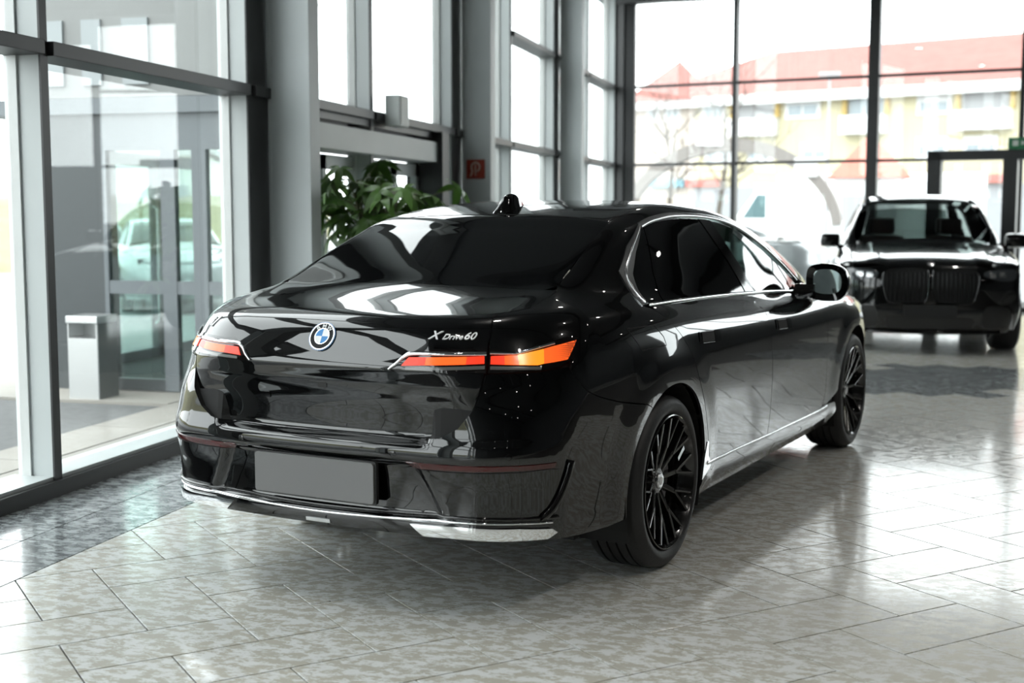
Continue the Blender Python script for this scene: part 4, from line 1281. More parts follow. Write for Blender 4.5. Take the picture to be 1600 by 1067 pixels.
side_poly = [(.22, .85), (.16, .55), (.22, .28), (.44, .24)]+[q for q in ra_(.87) if q[1] > .24]+[(1.4, .24), (3.3, .24)]+[q for q in ra_(3.845) if q[1] > .24]+[(4.4, .26), (4.7, .4), (4.74, .9), (4.6, 1.08), (2.0, 1.08), (1.2, 1.06), (.6, 1.0)]
pair('side_panel', side_poly, M_paint, sv, sfn=s_side, h=.06, skirt=.05, **K_)
pair('side_window', [(1.75, 1.13), (2.0, 1.30), (2.4, 1.58), (3.2, 1.60), (4.2, 1.52), (4.4, 1.15)], M_priv, sv, sfn=s_side, off=-.005, h=.08, **K_)
pair('pillar_frame', [(1.42, 1.10), (1.62, 1.13), (1.95, 1.30), (2.36, 1.60), (3.2, 1.625), (4.3, 1.54), (4.5, 1.12), (4.75, 1.10), (4.6, 1.60), (3.4, 1.69), (2.5, 1.66), (2.1, 1.56), (1.75, 1.34)], M_paint, sv, sfn=s_side, h=.06, **K_)
# wings between bonnet and side
pair('front_wing', [(.75, .25), (.82, .5), (.82, 1.2), (.78, 1.46), (.90, 1.40), (.955, 1.0), (.96, .6), (.90, .36)], M_paint, sv, sfn=s_top, h=.04, **K_)
# twin grille
for mir in (False, True):
    gp = smooth_line([(.025, .86), (.05, .895), (.26, .905), (.45, .88), (.485, .80), (.455, .64), (.40, .555), (.12, .545), (.045, .58), (.022, .68)], 4, True)
    gr = sheet('grille', gp, M_dark, sv, sfn=s_front, off=.006, h=.04, mirror=mir, **K_)
    ribbon('grille_surround', gp, M_piano, gr, w=.022, hgt=.022, sfn=s_front, closed=True, mirror=mir, **K_)
    for k in range(9):
        x = .07+k*.045
        ribbon('grille_bar', [(x, .57), (x, .65), (x, .75), (x, .87)], M_piano, gr, w=.012, hgt=.02, sfn=s_front, mirror=mir, off=.004, **K_)
    hl = sheet('headlamp', smooth_line([(.54, .835), (.56, .885), (.72, .905), (.845, .905), (.875, .86), (.85, .80), (.70, .79)], 4, True), mat('headlamp_glass', (.05, .055, .06), .05, ior=1.6), sv, sfn=s_front, off=.006, h=.03, mirror=mir, **K_)
    for (x, z) in ((.62, .845), (.72, .85)):
        sheet('lamp_element', [(x+a*1.0, z+b_) for a, b_ in rrect(.034, .026, .01, 3)], M_satin, hl, sfn=s_front, off=.012, h=.02, mirror=mir, **K_)
    sheet('air_intake', smooth_line([(.55, .30), (.55, .48), (.62, .52), (.80, .50), (.84, .40), (.80, .30)], 3, True), M_plastic, sv, sfn=s_front, off=.004, h=.05, mirror=mir, **K_)
sheet('lower_intake', sym([(0, .28), (.42, .28), (.46, .36), (.42, .40), (0, .40)]), M_plastic, sv, sfn=s_front, off=.004, h=.06, **K_)
mb = MB(); mb.prism([(x, z+.47) for x, z in rrect(.27, .062, .008)], -.03, .02, 'y'); mb.build('plate_holder', M_plastic, sv)
ribbon('front_lip', [(x, .245) for x in np.linspace(-.72, .72, 15)], M_piano, sv, w=.03, hgt=.03, sfn=s_front, **K_)
# emblem
e0 = s_top(np.array([(0, .13)]))[0]
mb = MB(); mb.lathe([(-.004, .041), (.004, .041), (.007, .034), (.007, .001)], 24, 'y'); e = mb.build('emblem', M_satin, sv, angle=.7, loc=(0, e0[1]-.01, e0[2]-.01)); e.rotation_euler = (math.radians(125), 0, 0)
# mirrors, wheels, cabin
for sd in (1, -1):
    mb = MB(); mb.box(sd*.93 if sd > 0 else -1.16, 1.60, 1.10, 1.16 if sd > 0 else -.93, 1.74, 1.27, .05); mh = mb.build('door_mirror', M_paint, sv, angle=.9)
    mb = MB(); mb.box(min(sd*.88, sd*.96), 1.64, 1.08, max(sd*.88, sd*.96), 1.71, 1.13); mb.build('mirror_stalk', M_piano, mh)
    for yc in (.87, 3.845):
        X_ = lambda a: sd*(.985-a)
        mb = MB(); mb.lathe([(X_(.02), .27), (X_(0), .29), (X_(0), .33), (X_(.03), .376), (X_(.10), .38), (X_(.2), .38), (X_(.27), .376), (X_(.30), .33), (X_(.30), .27)], 48, 'x', (0, yc, .38), closed=True)
        ty = mb.build('tyre', M_rubber, sv, angle=.6)
        mb = MB(); mb.lathe([(X_(.01), .27), (X_(.05), .25), (X_(.25), .25), (X_(.25), .27)], 40, 'x', (0, yc, .38), closed=True)
        for k in range(10):
            a = 2*math.pi*k/10
            mb.tube([(X_(.06), yc+.04*math.cos(a), .38+.04*math.sin(a)), (X_(.02), yc+.26*math.cos(a+.1), .38+.26*math.sin(a+.1))], .014, 6)
        mb.lathe([(X_(.10), .07), (X_(.055), .07), (X_(.05), .01)], 20, 'x', (0, yc, .38)); mb.build('rim', M_rim, ty, angle=.6)
        mb = MB(); v = []; f = []
        for k in range(21):
            a = math.radians(-20+220*k/20)
            for x in (.93, .6): v.append((sd*x, yc+.425*math.cos(a), .38+.425*math.sin(a)))
        mb.add(v, [(2*k, 2*k+1, 2*k+3, 2*k+2) for k in range(20)]); mb.build('wheel_well', M_dark, sv)
mb = MB(); mb.box(-.60, .35, .26, .60, 4.6, .34); mb.box(-.58, .2, .30, .58, 1.45, .85); mb.build('underbody', M_dark, sv)
mb = MB(); mb.box(-.78, 1.38, .85, .78, 1.75, 1.10, .04); mb.build('dashboard', M_seat, sv)
M_brown = mat('brown_leather', (.05, .022, .014), .5)
for (x, y) in ((-.40, 2.45), (.40, 2.45), (-.42, 3.35), (.42, 3.35)):
    mb = MB(); mb.box(x-.26, y-.5, .55, x+.26, y, .72, .05); st = mb.build('seat', M_brown, sv, angle=.9)
    mb = MB(); mb.box(x-.25, y, .65, x+.25, y+.14, 1.22, .05); mb.build('backrest', M_brown, st, angle=.9)
    mb = MB(); mb.box(x-.13, y+.03, 1.24, x+.13, y+.13, 1.44, .04); mb.build('headrest', M_brown, st, angle=.9)
mb = MB(); mb.tube([(.40+.18*math.cos(t), 1.88+.05*math.sin(t), 1.05+.17*math.sin(t)) for t in np.linspace(0, 2*math.pi, 25)[:-1]], .016, 8, closed=True); mb.build('steering_wheel', M_plastic, sv, angle=.9)
sheet('tailgate', sym([(0, .35), (.75, .4), (.80, 1.05), (.6, 1.1), (0, 1.1)]), M_paint, sv, sfn=lambda q: (lambda r_: np.stack([r_[:, 0], np.where(np.isnan(r_[:, 1]), 4.8, r_[:, 1]), r_[:, 2]], 1))((lambda q: (lambda o, d: o+d*trace(o, d, 0, 1.5, 150, fn=suv)[:, None])(np.stack([q[:, 0], np.full(len(q), 5.4), q[:, 1]], 1), np.tile(np.array([0, -1.0, 0]), (len(q), 1))))(np.asarray(q, float))), h=.1, **K_)

def s_back(q):
    q = np.asarray(q, float); o = np.stack([q[:, 0], np.full(len(q), 5.6), q[:, 1]], 1); d = np.tile(np.array([0, -1.0, 0]), (len(q), 1))
    t = trace(o, d, 0, 2.2, 200, fn=suv); return o+d*t[:, None]
sheet('rear_window', sym([(0, 1.14), (.60, 1.14), (.52, 1.55), (0, 1.58)]), glass_mat('dark_windscreen'), sv, sfn=s_back, h=.1, **K_)
pair('rear_pillar', [(.62, 1.10), (.84, 1.10), (.62, 1.62), (.50, 1.62), (.53, 1.56)], M_paint, sv, sfn=s_back, h=.06, **K_)

# ================================================================ outside
M_asph = mat('asphalt', (.25, .255, .255), .85, vary=(.6, .08), bump=(40, .2))
M_conc = mat('pale_concrete', (.24, .225, .20), .8, vary=(2, .08))
mb = MB(); mb.box(-150, -70, -.40, 150, 210, -.13); gr_ = mb.build('ground', M_asph); setp(gr_, kind='structure')
mb = MB()
pv = empty('pavement', (0, 0, 0)); setp(pv, kind='structure')
for k in range(16):
    y = -6+k*1.25
    mb = MB(); mb.box(-4.74, y+.006, -.13, -4.30, y+1.244, -.015); mb.build('paving_slab', M_conc, pv)
    mb = MB(); mb.box(-5.22, y+.206, -.13, -4.75, y+1.444, -.012); mb.build('paving_slab', M_conc, pv)
mb = MB(); mb.box(-7.4, 9.02, -.13, -5.23, 14, -.008); mb.build('paving_slab', M_conc, pv)
mb = MB(); mb.box(-5.22, 14.1, -.13, -4.3, 30, -.012); mb.build('paving_slab', M_conc, pv)
mb = MB(); mb.box(-9.5, -6, -.13, -5.24, 9.0, -.03); mb.build('asphalt_path', mat('path_asphalt', (.085, .086, .086), .9, vary=(12, .12)), pv)

# ---- entrance lobby outside the glass
lob = empty('entrance_lobby', (0, 0, 0), 0, 'grey glazed entrance lobby outside the facade', 'porch')
M_lob = mat('blue_grey_frame', (.115, .13, .14), .45)
M_lobd = mat('anthracite_panel', (.045, .052, .055), .4)
YL = 9.6
mb = MB(); mb.box(-6.66, YL, -.01, -6.13, YL+.22, 2.32); mb.build('side_panel', M_lobd, lob)
mb = MB(); mb.box(-6.13, YL, 2.02, -4.42, YL+.08, 2.32); mb.build('side_fascia', M_lob, lob)
for a, b_ in ((-5.58, -5.45), (-5.29, -5.16), (-4.92, -4.42), (-6.13, -6.09)):
    mb = MB(); mb.box(a, YL, 0, b_, YL+.07, 2.02); mb.build('frame_post', M_lob, lob)
for a, b_ in ((-6.09, -5.58), (-5.45, -5.29), (-5.16, -4.92)):
    mb = MB(); mb.box(a, YL+.005, .82, b_, YL+.065, .93); mb.build('mid_rail', M_lob, lob)
    mb = MB(); mb.box(a, YL+.005, 0, b_, YL+.065, .10); mb.build('bottom_rail', M_lobd, lob)
    mb = MB(); mb.box(a, YL+.03, .10, b_, YL+.038, .82); mb.build('pane', M_pane2, lob)
    mb = MB(); mb.box(a, YL+.03, .93, b_, YL+.038, 2.02); mb.build('pane', M_pane2, lob)
mb = MB(); mb.box(-7.3, YL-.05, 2.32, -4.35, 13.4, 2.45); mb.build('lobby_roof', M_lob, lob)
for (a, b_) in ((9.82, 11.0), (11.05, 12.1), (12.15, 13.2)):
    mb = MB(); mb.box(-7.14, a, 0, -7.06, a+.06, 2.1); mb.box(-7.14, b_-.06, 0, -7.06, b_, 2.1); mb.box(-7.14, a, 1.98, -7.06, b_, 2.1); mb.box(-7.14, a, 0, -7.06, b_, .10)
    dl = mb.build('outer_door_leaf', M_lob, lob)
    mb = MB(); mb.box(-7.105, a+.06, .10, -7.095, b_-.06, 1.98); mb.build('pane', M_pane2, dl)
    mb = MB(); mb.tube([(-7.05, b_-.12, .35), (-7.0, b_-.12, .38), (-7.0, b_-.12, 1.55), (-7.05, b_-.12, 1.58)], .018, 10); mb.build('door_pull', M_satin, dl, angle=.8)
mb = MB(); mb.box(-7.0, YL+.3, -.007, -4.5, 13.1, .004); mb.build('door_mat', M_dark, lob)
# tall grey blade wall above the lobby
bw = empty('canopy_wall', (0, 0, 0), 0, 'tall pale grey cladding wall above the glazed lobby', 'wall')
mb = MB(); mb.box(-6.95, YL+.02, 2.46, -4.93, 10.35, 6.2); mb.build('cladding', mat('grey_cladding', (.20, .205, .20), .6, vary=(1.2, .08)), bw)
for a, b_ in ((-6.62, -6.46), (-6.28, -6.10), (-5.90, -5.66)):
    mb = MB(); mb.box(a, YL-.005, 2.56, b_, YL+.02, 3.10); mb.build('reflection_strip', mat('pale_reflection_strip', (.26, .285, .29), .3), bw)  # pale strips painted in for window reflections on the facade glass

# ---- litter bin with ash tray
bn = empty('litter_bin', (-6.02, 9.22, -.012), 0, 'stainless steel litter bin with open slot outside the glass', 'bin')
M_inox = mat('brushed_stainless', (.58, .59, .59), .32, metal=.85)
mb = MB(); mb.box(-.135, -.14, 0, .135, .14, .50); mb.build('bin_body', M_inox, bn)
mb = MB(); mb.box(-.145, -.15, .62, .145, .15, .68, .006); mb.build('bin_lid', M_inox, bn)
mb = MB(); mb.box(.125, -.14, .50, .135, .14, .62); mb.box(-.135, .08, .50, .125, .14, .62); mb.box(-.135, -.14, .50, -.125, .08, .62); mb.build('hood', M_inox, bn)
mb = MB(); mb.box(.136, -.14, 0, .145, .14, .62); mb.build('shaded_side', mat('shaded_steel', (.16, .17, .17), .45, metal=.5), bn)  # side facing the facade made darker, its shade put into the colour

# ---- parked cars: a generic saloon cut coarsely from the same smooth solid
def make_parked(paint):
    r_ = empty('parked_car', (0, 0, 0))
    def obl(o):
        return o
    bits = []
    hB = .10
    us = np.linspace(0, S4+XO, 64); vs = np.array([.24, .34, .45, .6, .75, .9, 1.0, 1.06, 1.10])
    for sgn in (1, -1):
        UU, VV = np.meshgrid(us, vs); P = surf(np.stack([UU.ravel()*1.0, VV.ravel()], 1)); ok = ~np.isnan(P[:, 0])
        P[~ok] = 0; N = normal(P); P = P*np.array([sgn, 1, 1]); N = N*np.array([sgn, 1, 1]); n = len(us); fc = []
        for i in range(len(vs)-1):
            for j in range(n-1):
                q = (i*n+j, i*n+j+1, (i+1)*n+j+1, (i+1)*n+j)
                if not all(ok[k] for k in q): continue
                c = P[list(q)].mean(0)
                if any(math.hypot(c[1]-yc, c[2]-.367) < .40 for yc in (0, 3.215)) and abs(c[0]) > .6: continue
                fc.append(q if sgn > 0 else q[::-1])
        o = obj('body_side', P, fc, paint, r_, normals=[N[k] for f in fc for k in f]); bits.append(o)
    bits.append(sheet('bonnet', hood_poly, paint, r_, sfn=surf_top, h=hB, hb=.2))
    bits.append(sheet('boot_lid', [(.6, -.52), (.62, -.95), (0, -1.02), (-.62, -.95), (-.6, -.52)], paint, r_, sfn=surf_top, h=hB, hb=.2))
    bits.append(sheet('roof', roof_poly, paint, r_, sfn=surf_top, h=hB, hb=.2))
    for nm, pl, fn_ in (('windscreen', ws_poly, surf_top), ('rear_window', rgl, surf_top)): sheet(nm, pl, M_priv, r_, sfn=fn_, h=hB, hb=.2)
    for mir in (False, True):
        sheet('side_window', np.concatenate([dlo_in, low_in]), M_priv, r_, h=hB, hb=.2, mirror=mir)
        bits.append(sheet('pillar_frame', np.concatenate([glass_side, roof_ditch, a_pillar, [(4.47, 1.085)], np.array(dlo)[::-1], [(1.5, 1.2)]]), paint, r_, h=hB, hb=.15, mirror=mir))
        for yc in (0, 3.215):
            sd = -1 if mir else 1; X_ = lambda a: sd*(.95-a)
            mb = MB(); mb.lathe([(X_(.02), .26), (X_(0), .29), (X_(.03), .36), (X_(.2), .36), (X_(.22), .26)], 28, 'x', (0, yc, .367), closed=True); t_ = mb.build('tyre', M_rubber, r_, angle=.6)
            mb = MB(); mb.lathe([(X_(.02), .26), (X_(.06), .24), (X_(.14), .24), (X_(.14), .26)], 28, 'x', (0, yc, .367), closed=True)
            for k in range(5):
                a = 2*math.pi*k/5; mb.tube([(X_(.05), yc+.02*math.cos(a), .367+.02*math.sin(a)), (X_(.02), yc+.25*math.cos(a), .367+.25*math.sin(a))], .026, 6)
            mb.build('rim', M_satin, t_, angle=.6)
    mb = MB(); mb.box(-.70, -.9, .26, .70, 3.9, .9); mb.build('underbody', M_dark, r_)
    return r_, [b_ for b_ in bits if b_ is not None]
M_silver = mat('silver_paint', (.42, .44, .45), .28, metal=.4, coat=1.0)
M_whitep = mat('white_paint', (.85, .86, .86), .3, coat=1.0)
M_bluep = mat('dark_blue_paint', (.02, .028, .045), .2, coat=1.0)
proto, bits = make_parked(M_silver)
for b_ in bits: b_.material_slots[0].link = 'OBJECT'; b_.material_slots[0].material = M_silver
def place_car(first, x, y, deg, paint, label, group=None):
    o = proto if first else copy_tree(proto)
    o.location = (x, y, -.13); o.rotation_euler = (0, 0, math.radians(deg)); setp(o, label, 'car', group)
    if group is None and 'group' in o: del o['group']
    for ch in o.children:
        if ch.type == 'MESH' and ch.material_slots and ch.material_slots[0].link == 'OBJECT': ch.material_slots[0].material = paint
    return o
place_car(True, -12.8, 22.0, 215, M_silver, 'silver saloon parked beyond the lobby doors')
place_car(False, -17.5, 26.6, 215, M_bluep, 'dark blue saloon parked behind the silver saloon beyond the lobby')
place_car(False, -9.8, 31.5, 120, M_whitep, 'white saloon parked broadside past the lobby, next to a bare tree')
place_car(False, -15.2, 16.2, 160, M_whitep, 'white saloon parked close to the pavement, half cut off by the window frame')
place_car(False, -3.2, 30.5, 80, M_bluep, 'dark blue saloon parked broadside outside the far glass wall')
place_car(False, -1.7, 25.2, 80, M_silver, 'silver saloon parked close outside the far glass wall')

# ---- white box van
vn = empty('white_van', (-1.2, 45.0, -.13), math.radians(0), 'large white delivery van parked outside the far glass wall', 'van')
mb = MB(); mb.box(-1.4, 0, .55, 5.4, 2.1, 3.0, .15); mb.build('load_box', M_whitep, vn, angle=.9)
mb = MB(); mb.prism([(-3.1, .45), (-1.38, .45), (-1.38, 2.55), (-2.05, 2.5), (-2.75, 1.55), (-3.1, 1.35)], .05, 2.05, 'y'); mb.build('cab', M_whitep, vn)
mb = MB(); mb.prism([(-2.55, 1.5), (-1.75, 1.5), (-1.75, 2.3), (-2.05, 2.3)], .035, .06, 'y'); mb.build('cab_window', mat('van_window', (.10, .16, .17), .1), vn)
for x in (-2.4, 3.9):
    mb = MB(); mb.lathe([(0, .22), (0, .36), (.24, .36), (.24, .22)], 28, 'y', (x, .06, .36), closed=True); wv = mb.build('wheel', M_rubber, vn, angle=.6)
    mb = MB(); mb.lathe([(.02, .01), (.02, .22), (.06, .22), (.06, .01)], 20, 'y', (x, .06, .36)); mb.build('hub_cap', M_satin, wv)

# ---- apartment house with red roof
M_yel = mat('yellow_render', (.47, .43, .29), .8, vary=(.3, .05))
M_pale = mat('pale_render', (.46, .40, .35), .8)
M_roof = mat('red_roof_tiles', (.25, .095, .08), .8, vary=(1.5, .10))
M_wht = mat('white_render', (.60, .60, .59), .7)
M_win = mat('house_window', (.25, .29, .31), .15)
M_shade = mat('grey_blind', (.33, .335, .34), .7)
ap = empty('apartment_house', (-11.42, 72.61, -.13), math.radians(-20.18), 'yellow apartment house with long red tiled roof behind the arch', 'building')
DZ = .13
mb = MB(); mb.box(-1.0, 0, 0, 34, 11, 7.85); mb.build('wall', M_yel, ap)
mb = MB(); mb.box(-.9, -.05, 0, 3.0, 0, 7.8); mb.build('corner_bay', M_pale, ap)
mb = MB(); v = [(-1.6, -.7, 7.8), (34.6, -.7, 7.8), (34.6, 11.7, 7.8), (-1.6, 11.7, 7.8), (5.0, 5.5, 10.9), (29, 5.5, 10.9)]
mb.add(v, [(0, 1, 5, 4), (1, 2, 5), (2, 3, 4, 5), (3, 0, 4), (3, 2, 1, 0)]); rf_ = mb.build('roof', M_roof, ap)
mb = MB(); mb.add([(-1.2, -.9, 7.9), (3.2, -.9, 7.9), (3.2, 3, 7.9), (-1.2, 3, 7.9), (1.6, .8, 10.2)], [(0, 1, 4), (1, 2, 4), (2, 3, 4), (3, 0, 4), (3, 2, 1, 0)]); mb.build('turret_roof', M_roof, ap)
mb = MB(); mb.box(-1.5, -.75, 7.45, 34.5, -.6, 7.95); mb.build('eaves_board', M_wht, ap)
def hwin(x0, x1, z0, z1, kind='w'):
    z0 += DZ; z1 += DZ
    if kind == 'w':
        mb = MB(); mb.box(x0-.12, -.08, z0-.12, x1+.12, -.0, z1+.12); w_ = mb.build('window', M_wht, ap)
        xm = (x0+x1)/2
        mb = MB(); mb.box(x0+.06, -.10, z0+.05, xm-.05, -.08, z1-.3); mb.build('pane', M_win, w_)
        mb = MB(); mb.box(xm+.05, -.10, z0+.05, x1-.06, -.08, z1-.3); mb.build('pane', M_win, w_)
    else:
        mb = MB(); mb.box(x0, -.02, z0, x1, .0, z1); w_ = mb.build('balcony_recess', M_shade, ap)
        mb = MB(); mb.box(x0+.1, -.05, z0+.1, x1-.1, -.03, z1-.1); mb.build('balcony_glazing', M_win if kind == 'g' else M_shade, w_)
        mb = MB(); mb.box(x0-.15, -.9, z0-.95, x1+.15, -.02, z0-.02); mb.build('parapet', M_wht, w_)
        for x in (x0-.25, x1+.02):
            mb = MB(); mb.box(x, -.25, z0, x+.22, 0, z1); mb.build('balcony_cheek', mat('ochre_render', (.40, .28, .09), .8), w_)
for a in ((8.4, 10.1, 6.6, 7.5), (15.34, 16.8, 6.5, 7.3), (.1, .65, 6.8, 7.6), (1.2, 2.0, 6.76, 7.55), (3.55, 4.7, 6.67, 7.65), (3.76, 5.2, 4.35, 5.14), (6.27, 7.5, 4.4, 5.06), (15.35, 16.7, 4.39, 5.18), (17.66, 19.05, 4.43, 5.17), (9.3, 10.6, 4.4, 5.1), (21.3, 22.6, 6.5, 7.3), (21.3, 22.6, 4.4, 5.1)): hwin(*a)
for a in ((5.45, 7.75, 6.6, 7.55, 'b'), (11.7, 13.64, 6.5, 7.44, 'g'), (17.4, 19.7, 6.5, 7.46, 'b')): hwin(*a)
for k, (x0, x1, c) in enumerate(((.3, 2.5, (.20, .42, .50)), (2.7, 4.6, (.42, .12, .10)), (11, 13, (.4, .34, .3)), (15, 17.4, (.40, .10, .09)), (17.6, 20, (.42, .13, .11)))):
    mb = MB(); mb.box(x0, -.5, 3.15, x1, 0, 3.55); mb.build('shop_fascia', mat('fascia_%d' % k, c, .6), ap)
mb = MB(); mb.box(-.8, -.04, 0, 30, 0, 3.1); mb.build('shop_front', mat('shop_glass', (.30, .31, .32), .2), ap)

# ---- footbridge arch, tent roof, lamp post
ar = empty('timber_arch', (-3.3, 34.85, -.13), math.radians(-4), 'wide grey-brown arch spanning the street outside', 'arch')
M_arch = mat('weathered_timber', (.21, .19, .175), .8)
def arc(r_, t): return (r_[0]*math.cos(t), r_[1]*math.sin(t)+1.4)
mb = MB(); v = []; f = []; n = 40
for k in range(n+1):
    t = math.radians(5+170*k/n)
    for (rx, rz) in ((3.0, 2.5), (2.75, 2.15)):
        for y in (0, .5): v.append((rx*math.cos(t), y, rz*math.sin(t)+1.15))
for k in range(n):
    a, b_ = 4*k, 4*k+4
    f += [(a, b_, b_+1, a+1), (a+2, a+3, b_+3, b_+2), (a, a+2, b_+2, b_), (a+1, b_+1, b_+3, a+3)]
f += [(0, 1, 3, 2), (4*n, 4*n+2, 4*n+3, 4*n+1)]
mb.add(v, f).build('arch_beam', M_arch, ar)
for x in (-2.86, 2.86):
    mb = MB(); mb.box(x-.13, .05, 0, x+.13, .45, 1.45); mb.build('arch_foot', M_wht, ar)
mb = MB(); mb.box(-.85, -.06, 3.45, -.15, .0, 4.1); mb.build('arch_sign', M_wht, ar)
mb = MB(); mb.box(1.75, -.06, 2.6, 2.35, .0, 3.1); mb.build('arch_sign', M_wht, ar)
tn = empty('kiosk', (.42, 42.0, -.13), 0, 'small white kiosk with salmon red pyramid roof', 'building')
mb = MB(); mb.add([(-1.25, -1.1, 2.75), (1.25, -1.1, 2.75), (1.25, 1.1, 2.75), (-1.25, 1.1, 2.75), (0, 0, 4.15)], [(0, 1, 4), (1, 2, 4), (2, 3, 4), (3, 0, 4), (3, 2, 1, 0)]); mb.build('pyramid_roof', mat('salmon_roof', (.42, .14, .10), .7), tn)
mb = MB(); mb.box(-1.05, -.95, 0, 1.05, .95, 2.76); mb.build('kiosk_wall', M_wht, tn)
mb = MB(); mb.box(-.8, -.98, 1.0, .8, -.95, 2.2); mb.build('hatch', M_shade, tn)
lp = empty('lamp_post', (-.9, 44.0, -.13), 0, 'slim grey street lamp post beside the kiosk', 'lamp post')
mb = MB(); mb.tube([(0, 0, 0), (0, 0, 6.2)], [.06, .04], 10); mb.build('post', M_shade, lp)
mb = MB(); mb.box(-.35, -.12, 6.15, .35, .12, 6.28, .03); mb.build('lamp_head', M_shade, lp)

# ---- bare trees, grassy bank, far white house
M_bark = mat('bark', (.085, .07, .058), .9, bump=(20, .4))
def bare_tree(x, y, h, seed, label, thick=.12):
    rg_ = random.Random(seed); t_ = MB(); br = MB()
    t_.tube([(0, 0, 0), (rg_.uniform(-.1, .1), 0, h*.25), (rg_.uniform(-.2, .2), rg_.uniform(-.2, .2), h*.5), (rg_.uniform(-.3, .3), 0, h*.8)], [thick, thick*.85, thick*.6, thick*.25], 8)
    def grow(p, d, L, r_, n):
        q = [Vector(p)]
        for k in range(3):
            d = (d+Vector((rg_.uniform(-.3, .3), rg_.uniform(-.3, .3), rg_.uniform(-.05, .25)))).normalized(); q.append(q[-1]+d*L/3)
        br.tube(q, [r_, r_*.8, r_*.6, r_*.35], 5)
        if n > 0:
            for k in range(3):
                b_ = q[rg_.choice((1, 2, 3))]; dd = (d+Vector((rg_.uniform(-1, 1), rg_.uniform(-1, 1), rg_.uniform(-.2, .7)))).normalized()
                grow(b_, dd, L*.62, r_*.55, n-1)
    for k in range(9):
        a = rg_.uniform(0, 6.28); z = h*rg_.uniform(.35, .8)
        grow((0, 0, z), Vector((math.cos(a), math.sin(a), .7)).normalized(), h*.28, thick*.3, 2)
    r_ = empty('bare_tree', (x, y, -.13), 0, label, 'tree', 'leafless trees outside')
    t_.build('trunk', M_bark, r_, angle=.9); br.build('branches', M_bark, r_)
    return r_
bare_tree(-13.9, 27.2, 7, 3, 'leafless tree with thick dark trunk beyond the lobby doors', .22)
bare_tree(-6.6, 47, 6, 5, 'leafless street tree standing left of the arch in front of the house')
bare_tree(-5.0, 50, 7, 8, 'leafless street tree standing behind the arch in front of the yellow house')
for k, (x, y) in enumerate(((-34, 36), (-39, 20), (-36, 4), (-42, -12), (-30, -26), (-14, -32))): bare_tree(x, y, 8, 20+k, 'leafless tree on the grassy bank behind the car park', .2)
bk = MB(); n = 40; v = []; f = []
for k in range(n+1):
    t = math.radians(113+150*k/n); 
    for r_, z in ((38, -.14), (44, 1.5+.35*math.sin(k*1.7)), (60, 2.3+.5*math.sin(k*.9))): v.append((r_*math.cos(t), r_*math.sin(t), z))
for k in range(n):
    for j in range(2): a = 3*k+j; f.append((a, a+1, a+4, a+3))
gb_ = bk.add(v, f).build('grassy_bank', mat('dry_grass', (.19, .18, .10), .9, vary=(1.2, .25)), smooth=True); setp(gb_, kind='structure')
wh = empty('white_house', (-26.5, 43.5, .5), math.radians(25), 'plain white house on the grassy bank', 'building')
mb = MB(); mb.box(-3.5, 0, -1, 3.5, 6, 3.2); mb.build('wall', M_wht, wh)
mb = MB(); mb.prism([(-3.8, 3.2), (3.8, 3.2), (0, 5.0)], -.3, 6.3, 'y'); mb.build('roof', M_shade, wh)
for x in (-1.6, 1.6):
    mb = MB(); mb.box(x-.5, -.04, .9, x+.5, 0, 2.1); mb.build('window', M_win, wh)

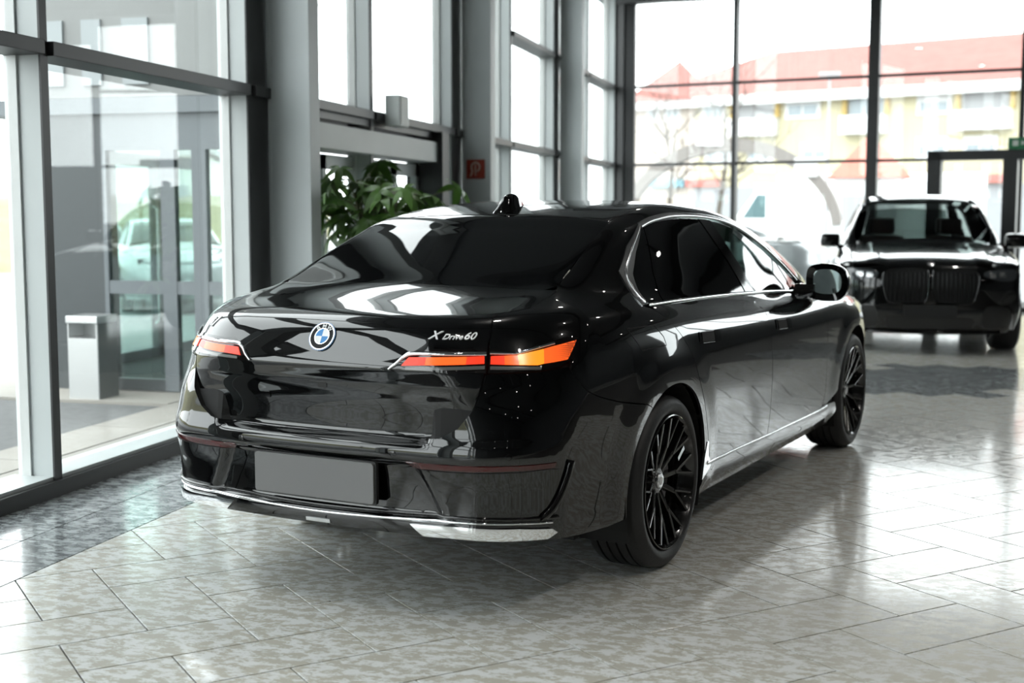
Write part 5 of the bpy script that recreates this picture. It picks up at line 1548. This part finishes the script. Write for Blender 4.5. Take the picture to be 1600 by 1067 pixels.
# ================================================================ pot plant beside the entrance
pp = empty('pot_plant', (-3.52, 9.35, 0), 0, 'leafy green pot plant with hand-shaped leaves beside the entrance', 'plant')
mb = MB(); mb.lathe([(0, .17), (.02, .18), (.42, .23), (.45, .235), (.45, .215), (.40, .20), (.39, .01)], 32, 'z'); mb.build('pot', mat('dark_planter', (.03, .03, .032), .4), pp, angle=.6)
mb = MB(); mb.lathe([(.38, .01), (.40, .12), (.39, .20)], 24, 'z'); mb.build('soil', mat('soil', (.03, .022, .015), .9), pp)
M_leaf = mat('green_leaf', (.075, .16, .03), .38, vary=(6, .25))
M_stem = mat('green_stem', (.10, .11, .05), .6)
def leaflet(L, w, droop):
    v = []; f = []; n = 6
    for k in range(n+1):
        t = k/n; ww = w*math.sin(math.pi*min(1, .04+.96*t)**.8)*(1 if t < 1 else 0); x = L*t; z = -droop*L*t*t
        v += [(x, -ww, z+.15*ww), (x, 0, z), (x, ww, z+.15*ww)]
    for k in range(n):
        a = 3*k; f += [(a, a+3, a+4, a+1), (a+1, a+4, a+5, a+2)]
    return v, f
def palm_leaf(nl, L):
    mb = MB()
    for k in range(nl):
        a = math.radians(-125+250*k/(nl-1)); l_ = L*(1-.28*abs(a)/2.2)
        v, f = leaflet(l_, l_*.19, .45+.1*(k % 2))
        mb.add([(x*math.cos(a)-y*math.sin(a), x*math.sin(a)+y*math.cos(a), z) for x, y, z in v], f)
    return mb
protos = []
rr = random.Random(11)
stems = []
for k in range(5):
    a = 2*math.pi*k/5+.3; h = 1.55+.22*rr.random()
    top = Vector((.16*math.cos(a)*1.6, .16*math.sin(a)*1.6, h))
    pts = [Vector((.05*math.cos(a), .05*math.sin(a), .38)), Vector((.07*math.cos(a+.6), .07*math.sin(a+.6), .8)), top]
    mb = MB(); mb.tube(pts, [.022, .018, .010], 8); mb.build('stem', M_stem, pp, angle=.9); stems.append(pts)
for k in range(110):
    st = stems[k % 5]; t = .45+.55*rr.random()
    b_ = st[1].lerp(st[2], (t-.3)/.7) if t > .3 else st[1]
    a = rr.uniform(0, 2*math.pi); d = Vector((math.cos(a), math.sin(a), rr.uniform(-.1, .9))).normalized()
    L = rr.uniform(.16, .46); e_ = b_+d*L
    e_.y = max(-.48, min(.48, e_.y)); e_.x = max(-.50, min(.55, e_.x)); e_.z = min(e_.z, 1.98)
    mb = MB(); mb.tube([b_, b_.lerp(e_, .5)+Vector((0, 0, .03)), e_], [.004, .0035, .003], 5); pt_ = mb.build('leaf_stalk', M_stem, pp, angle=.9)
    if len(protos) < 4:
        lf = palm_leaf(5+len(protos) % 3, .17+.025*len(protos)).build('leaf', M_leaf, pt_, smooth=True); protos.append(lf)
    else:
        lf = bpy.data.objects.new('leaf', protos[k % 4].data); C.objects.link(lf); lf.parent = pt_
    lf.location = e_
    lf.rotation_euler = (rr.uniform(-.5, .5), rr.uniform(.1, .75), a+rr.uniform(-.3, .3))
